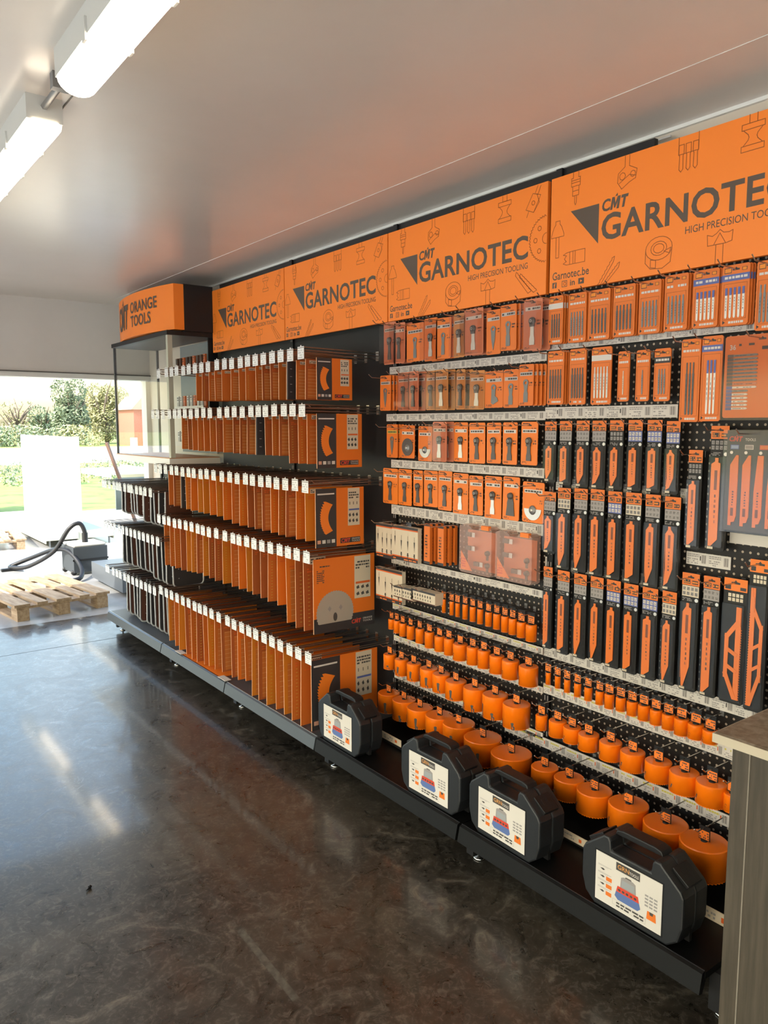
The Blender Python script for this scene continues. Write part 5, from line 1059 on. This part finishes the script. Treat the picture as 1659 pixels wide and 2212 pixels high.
m = MB(); m.box(-.74, -.50, .6, .66, .0, .035, BLK); m.build('floor_nozzle', t, .01)
# teal sheets
m = MB(); m.box(0, .05, 0, 1.1, 0, 1.05, TEAL); single(m, 'teal_panel', 'teal upright sheet beyond the opening at the left picture edge', 'panel', (2.7, 16.2, .0), .5)
# ground, road, greenery
m = MB(); m.box(-150, 190, 15.5, 190, -.3, -.03, GRASS); m.box(-150, XL-.1, -60, 15.5, -.3, -.03, ROAD); m.box(XW+.1, 190, -60, 15.5, -.3, -.03, ROAD); m.box(XL-.1, XW+.1, -60, YB-.1, -.3, -.03, ROAD); tag(m.build('ground'), kind='structure')
m = MB(); m.box(-150, 190, 36, 62, -.03, -.005, ROAD); tag(m.build('road'), kind='structure')

def foliage(m, c, rx, ry, rz, n, mt, ls, rng):
    for _ in range(n):
        a = rng.uniform(0, 6.283); b_ = rng.uniform(-1, 1); q = rng.uniform(.45, 1)**.5; s_ = math.sqrt(1-b_*b_)
        p = Vector((c[0]+rx*q*s_*math.cos(a), c[1]+ry*q*s_*math.sin(a), c[2]+rz*q*b_))
        d = Vector((rng.uniform(-1, 1), rng.uniform(-1, 1), rng.uniform(-1, 1))).normalized(); e = d.orthogonal().normalized(); l = ls*rng.uniform(.6, 1.4)
        m.add([p-d*l-e*l*.5, p+d*l-e*l*.5, p+d*l+e*l*.5, p-d*l+e*l*.5], [(0, 1, 2, 3)], mt)
def tree(px, Y, H_, rad, mt, label, seed, n=1500, name='leafy_tree', bare=False):
    rng = random.Random(seed); d = _ray(px, 919); X = d.x/d.y*Y
    t = thing(name, label, 'tree', (X, Y, -.04), 0, 'trees beyond the road')
    m = MB(); m.tube([(0, 0, 0), (rng.uniform(-.2, .2), 0, H_*.35), (rng.uniform(-.3, .3), 0, H_*.75)], [.22, .16, .05], BARK, 7)
    for k in range(9 if not bare else 16):
        a = rng.uniform(0, 6.28); z0 = H_*rng.uniform(.15, .5); l = rad*rng.uniform(.6, 1.0)
        p1 = (l*.5*math.cos(a), l*.5*math.sin(a), z0+H_*.22); p2 = (l*math.cos(a+.2), l*math.sin(a+.2), z0+H_*rng.uniform(.35, .5)); m.tube([(0, 0, z0), p1, p2], [.10, .06, .02], BARK, 5)
    m.build('trunk', t)
    m = MB()
    for k in range(7): foliage(m, (rng.uniform(-.6, .6)*rad, rng.uniform(-.5, .5)*rad, H_*rng.uniform(.35, .8)), rad*.5, rad*.5, H_*.2, n//7, mt, .09, rng)
    foliage(m, (0, 0, H_*.3), rad*.9, rad*.8, H_*.28, n//2, mt, .09, rng)
    m.build('crown', t)
tree(155, 72, 6.0, 1.9, LEAF, 'rounded dense tree above the white rack outside', 1, 4200)
tree(230, 75, 6.4, 2.0, LEAF2, 'yellowish tree just left of the glass case post', 2, 4200)
tree(100, 76, 3.6, 1.9, LEAF, 'lower bushy tree left of the rounded tree', 3, 1800)
tree(40, 73, 4.3, 1.6, LEAF2, 'sparse bare-topped tree at the left edge', 4, 160, 'bare_tree', True)
tree(282, 79, 4.6, 1.5, LEAF, 'green tree seen through the glass case', 5, 1800)
rng = random.Random(5); m = MB()
for k in range(16): foliage(m, (rng.uniform(6, 20.5), rng.uniform(66, 70), .5), 2.0, 1.2, 1.3, 420, LEAF if k % 3 else LEAF2, .09, rng)
single(m, 'hedge', 'low green hedge running along the far side of the road', 'hedge', (0, 0, 0)); 
rng = random.Random(9); m = MB()
for k in range(26): foliage(m, (rng.uniform(3, 14), rng.uniform(22, 31), .12), 1.0, 1.0, .30, 380, LEAF2 if k % 2 else LEAF, .035, rng)
o = single(m, 'ground_cover', 'yellow green low planting between the yard and the road', 'plants', (0, 0, -.03)); o['kind'] = 'stuff'
d = _ray(322, 919); X = d.x/d.y*66
t = thing('brick_house', 'red brick house seen through the glass display case', 'house', (X, 64, -.03))
m = MB(); m.box(-2.0, 4.5, 0, 4, 0, 3.0, BRICK); m.build('wall', t)
m = MB(); m.poly([(-2.3, 3.0), (4.8, 3.0), (3.6, 4.2), (-1.2, 4.2)], -.3, 4.3, mat('roof_tile', (.45, .25, .20), .8)); m.build('roof', t)
for x in (-1, .6, 2.3): m = MB(); m.box(x, x+.9, -.04, .0, 1.2, 2.3, SHLF); wo = m.build('window', t); m = MB(); m.box(x+.07, x+.42, -.05, -.04, 1.27, 2.23, INK); m.build('pane', wo); m = MB(); m.box(x+.48, x+.83, -.05, -.04, 1.27, 2.23, INK); m.build('pane', wo)
m = MB()
for k in range(16): m.box(k*.35, k*.35+.16, 0, .04, 0, .95, SHLF)
m.box(0, 5.5, .04, .07, .3, .38, SHLF); m.box(0, 5.5, .04, .07, .7, .78, SHLF); single(m, 'picket_fence', 'white picket fence in front of the brick house', 'fence', (X-1.5, 62.6, -.01))
d = _ray(288, 919); X = d.x/d.y*34; m = MB(); m.box(-.12, .12, -.12, .12, 0, 1.15, SHLF); single(m, 'gate_post', 'white gate post seen low through the glass case', 'post', (X, 34, -.03))
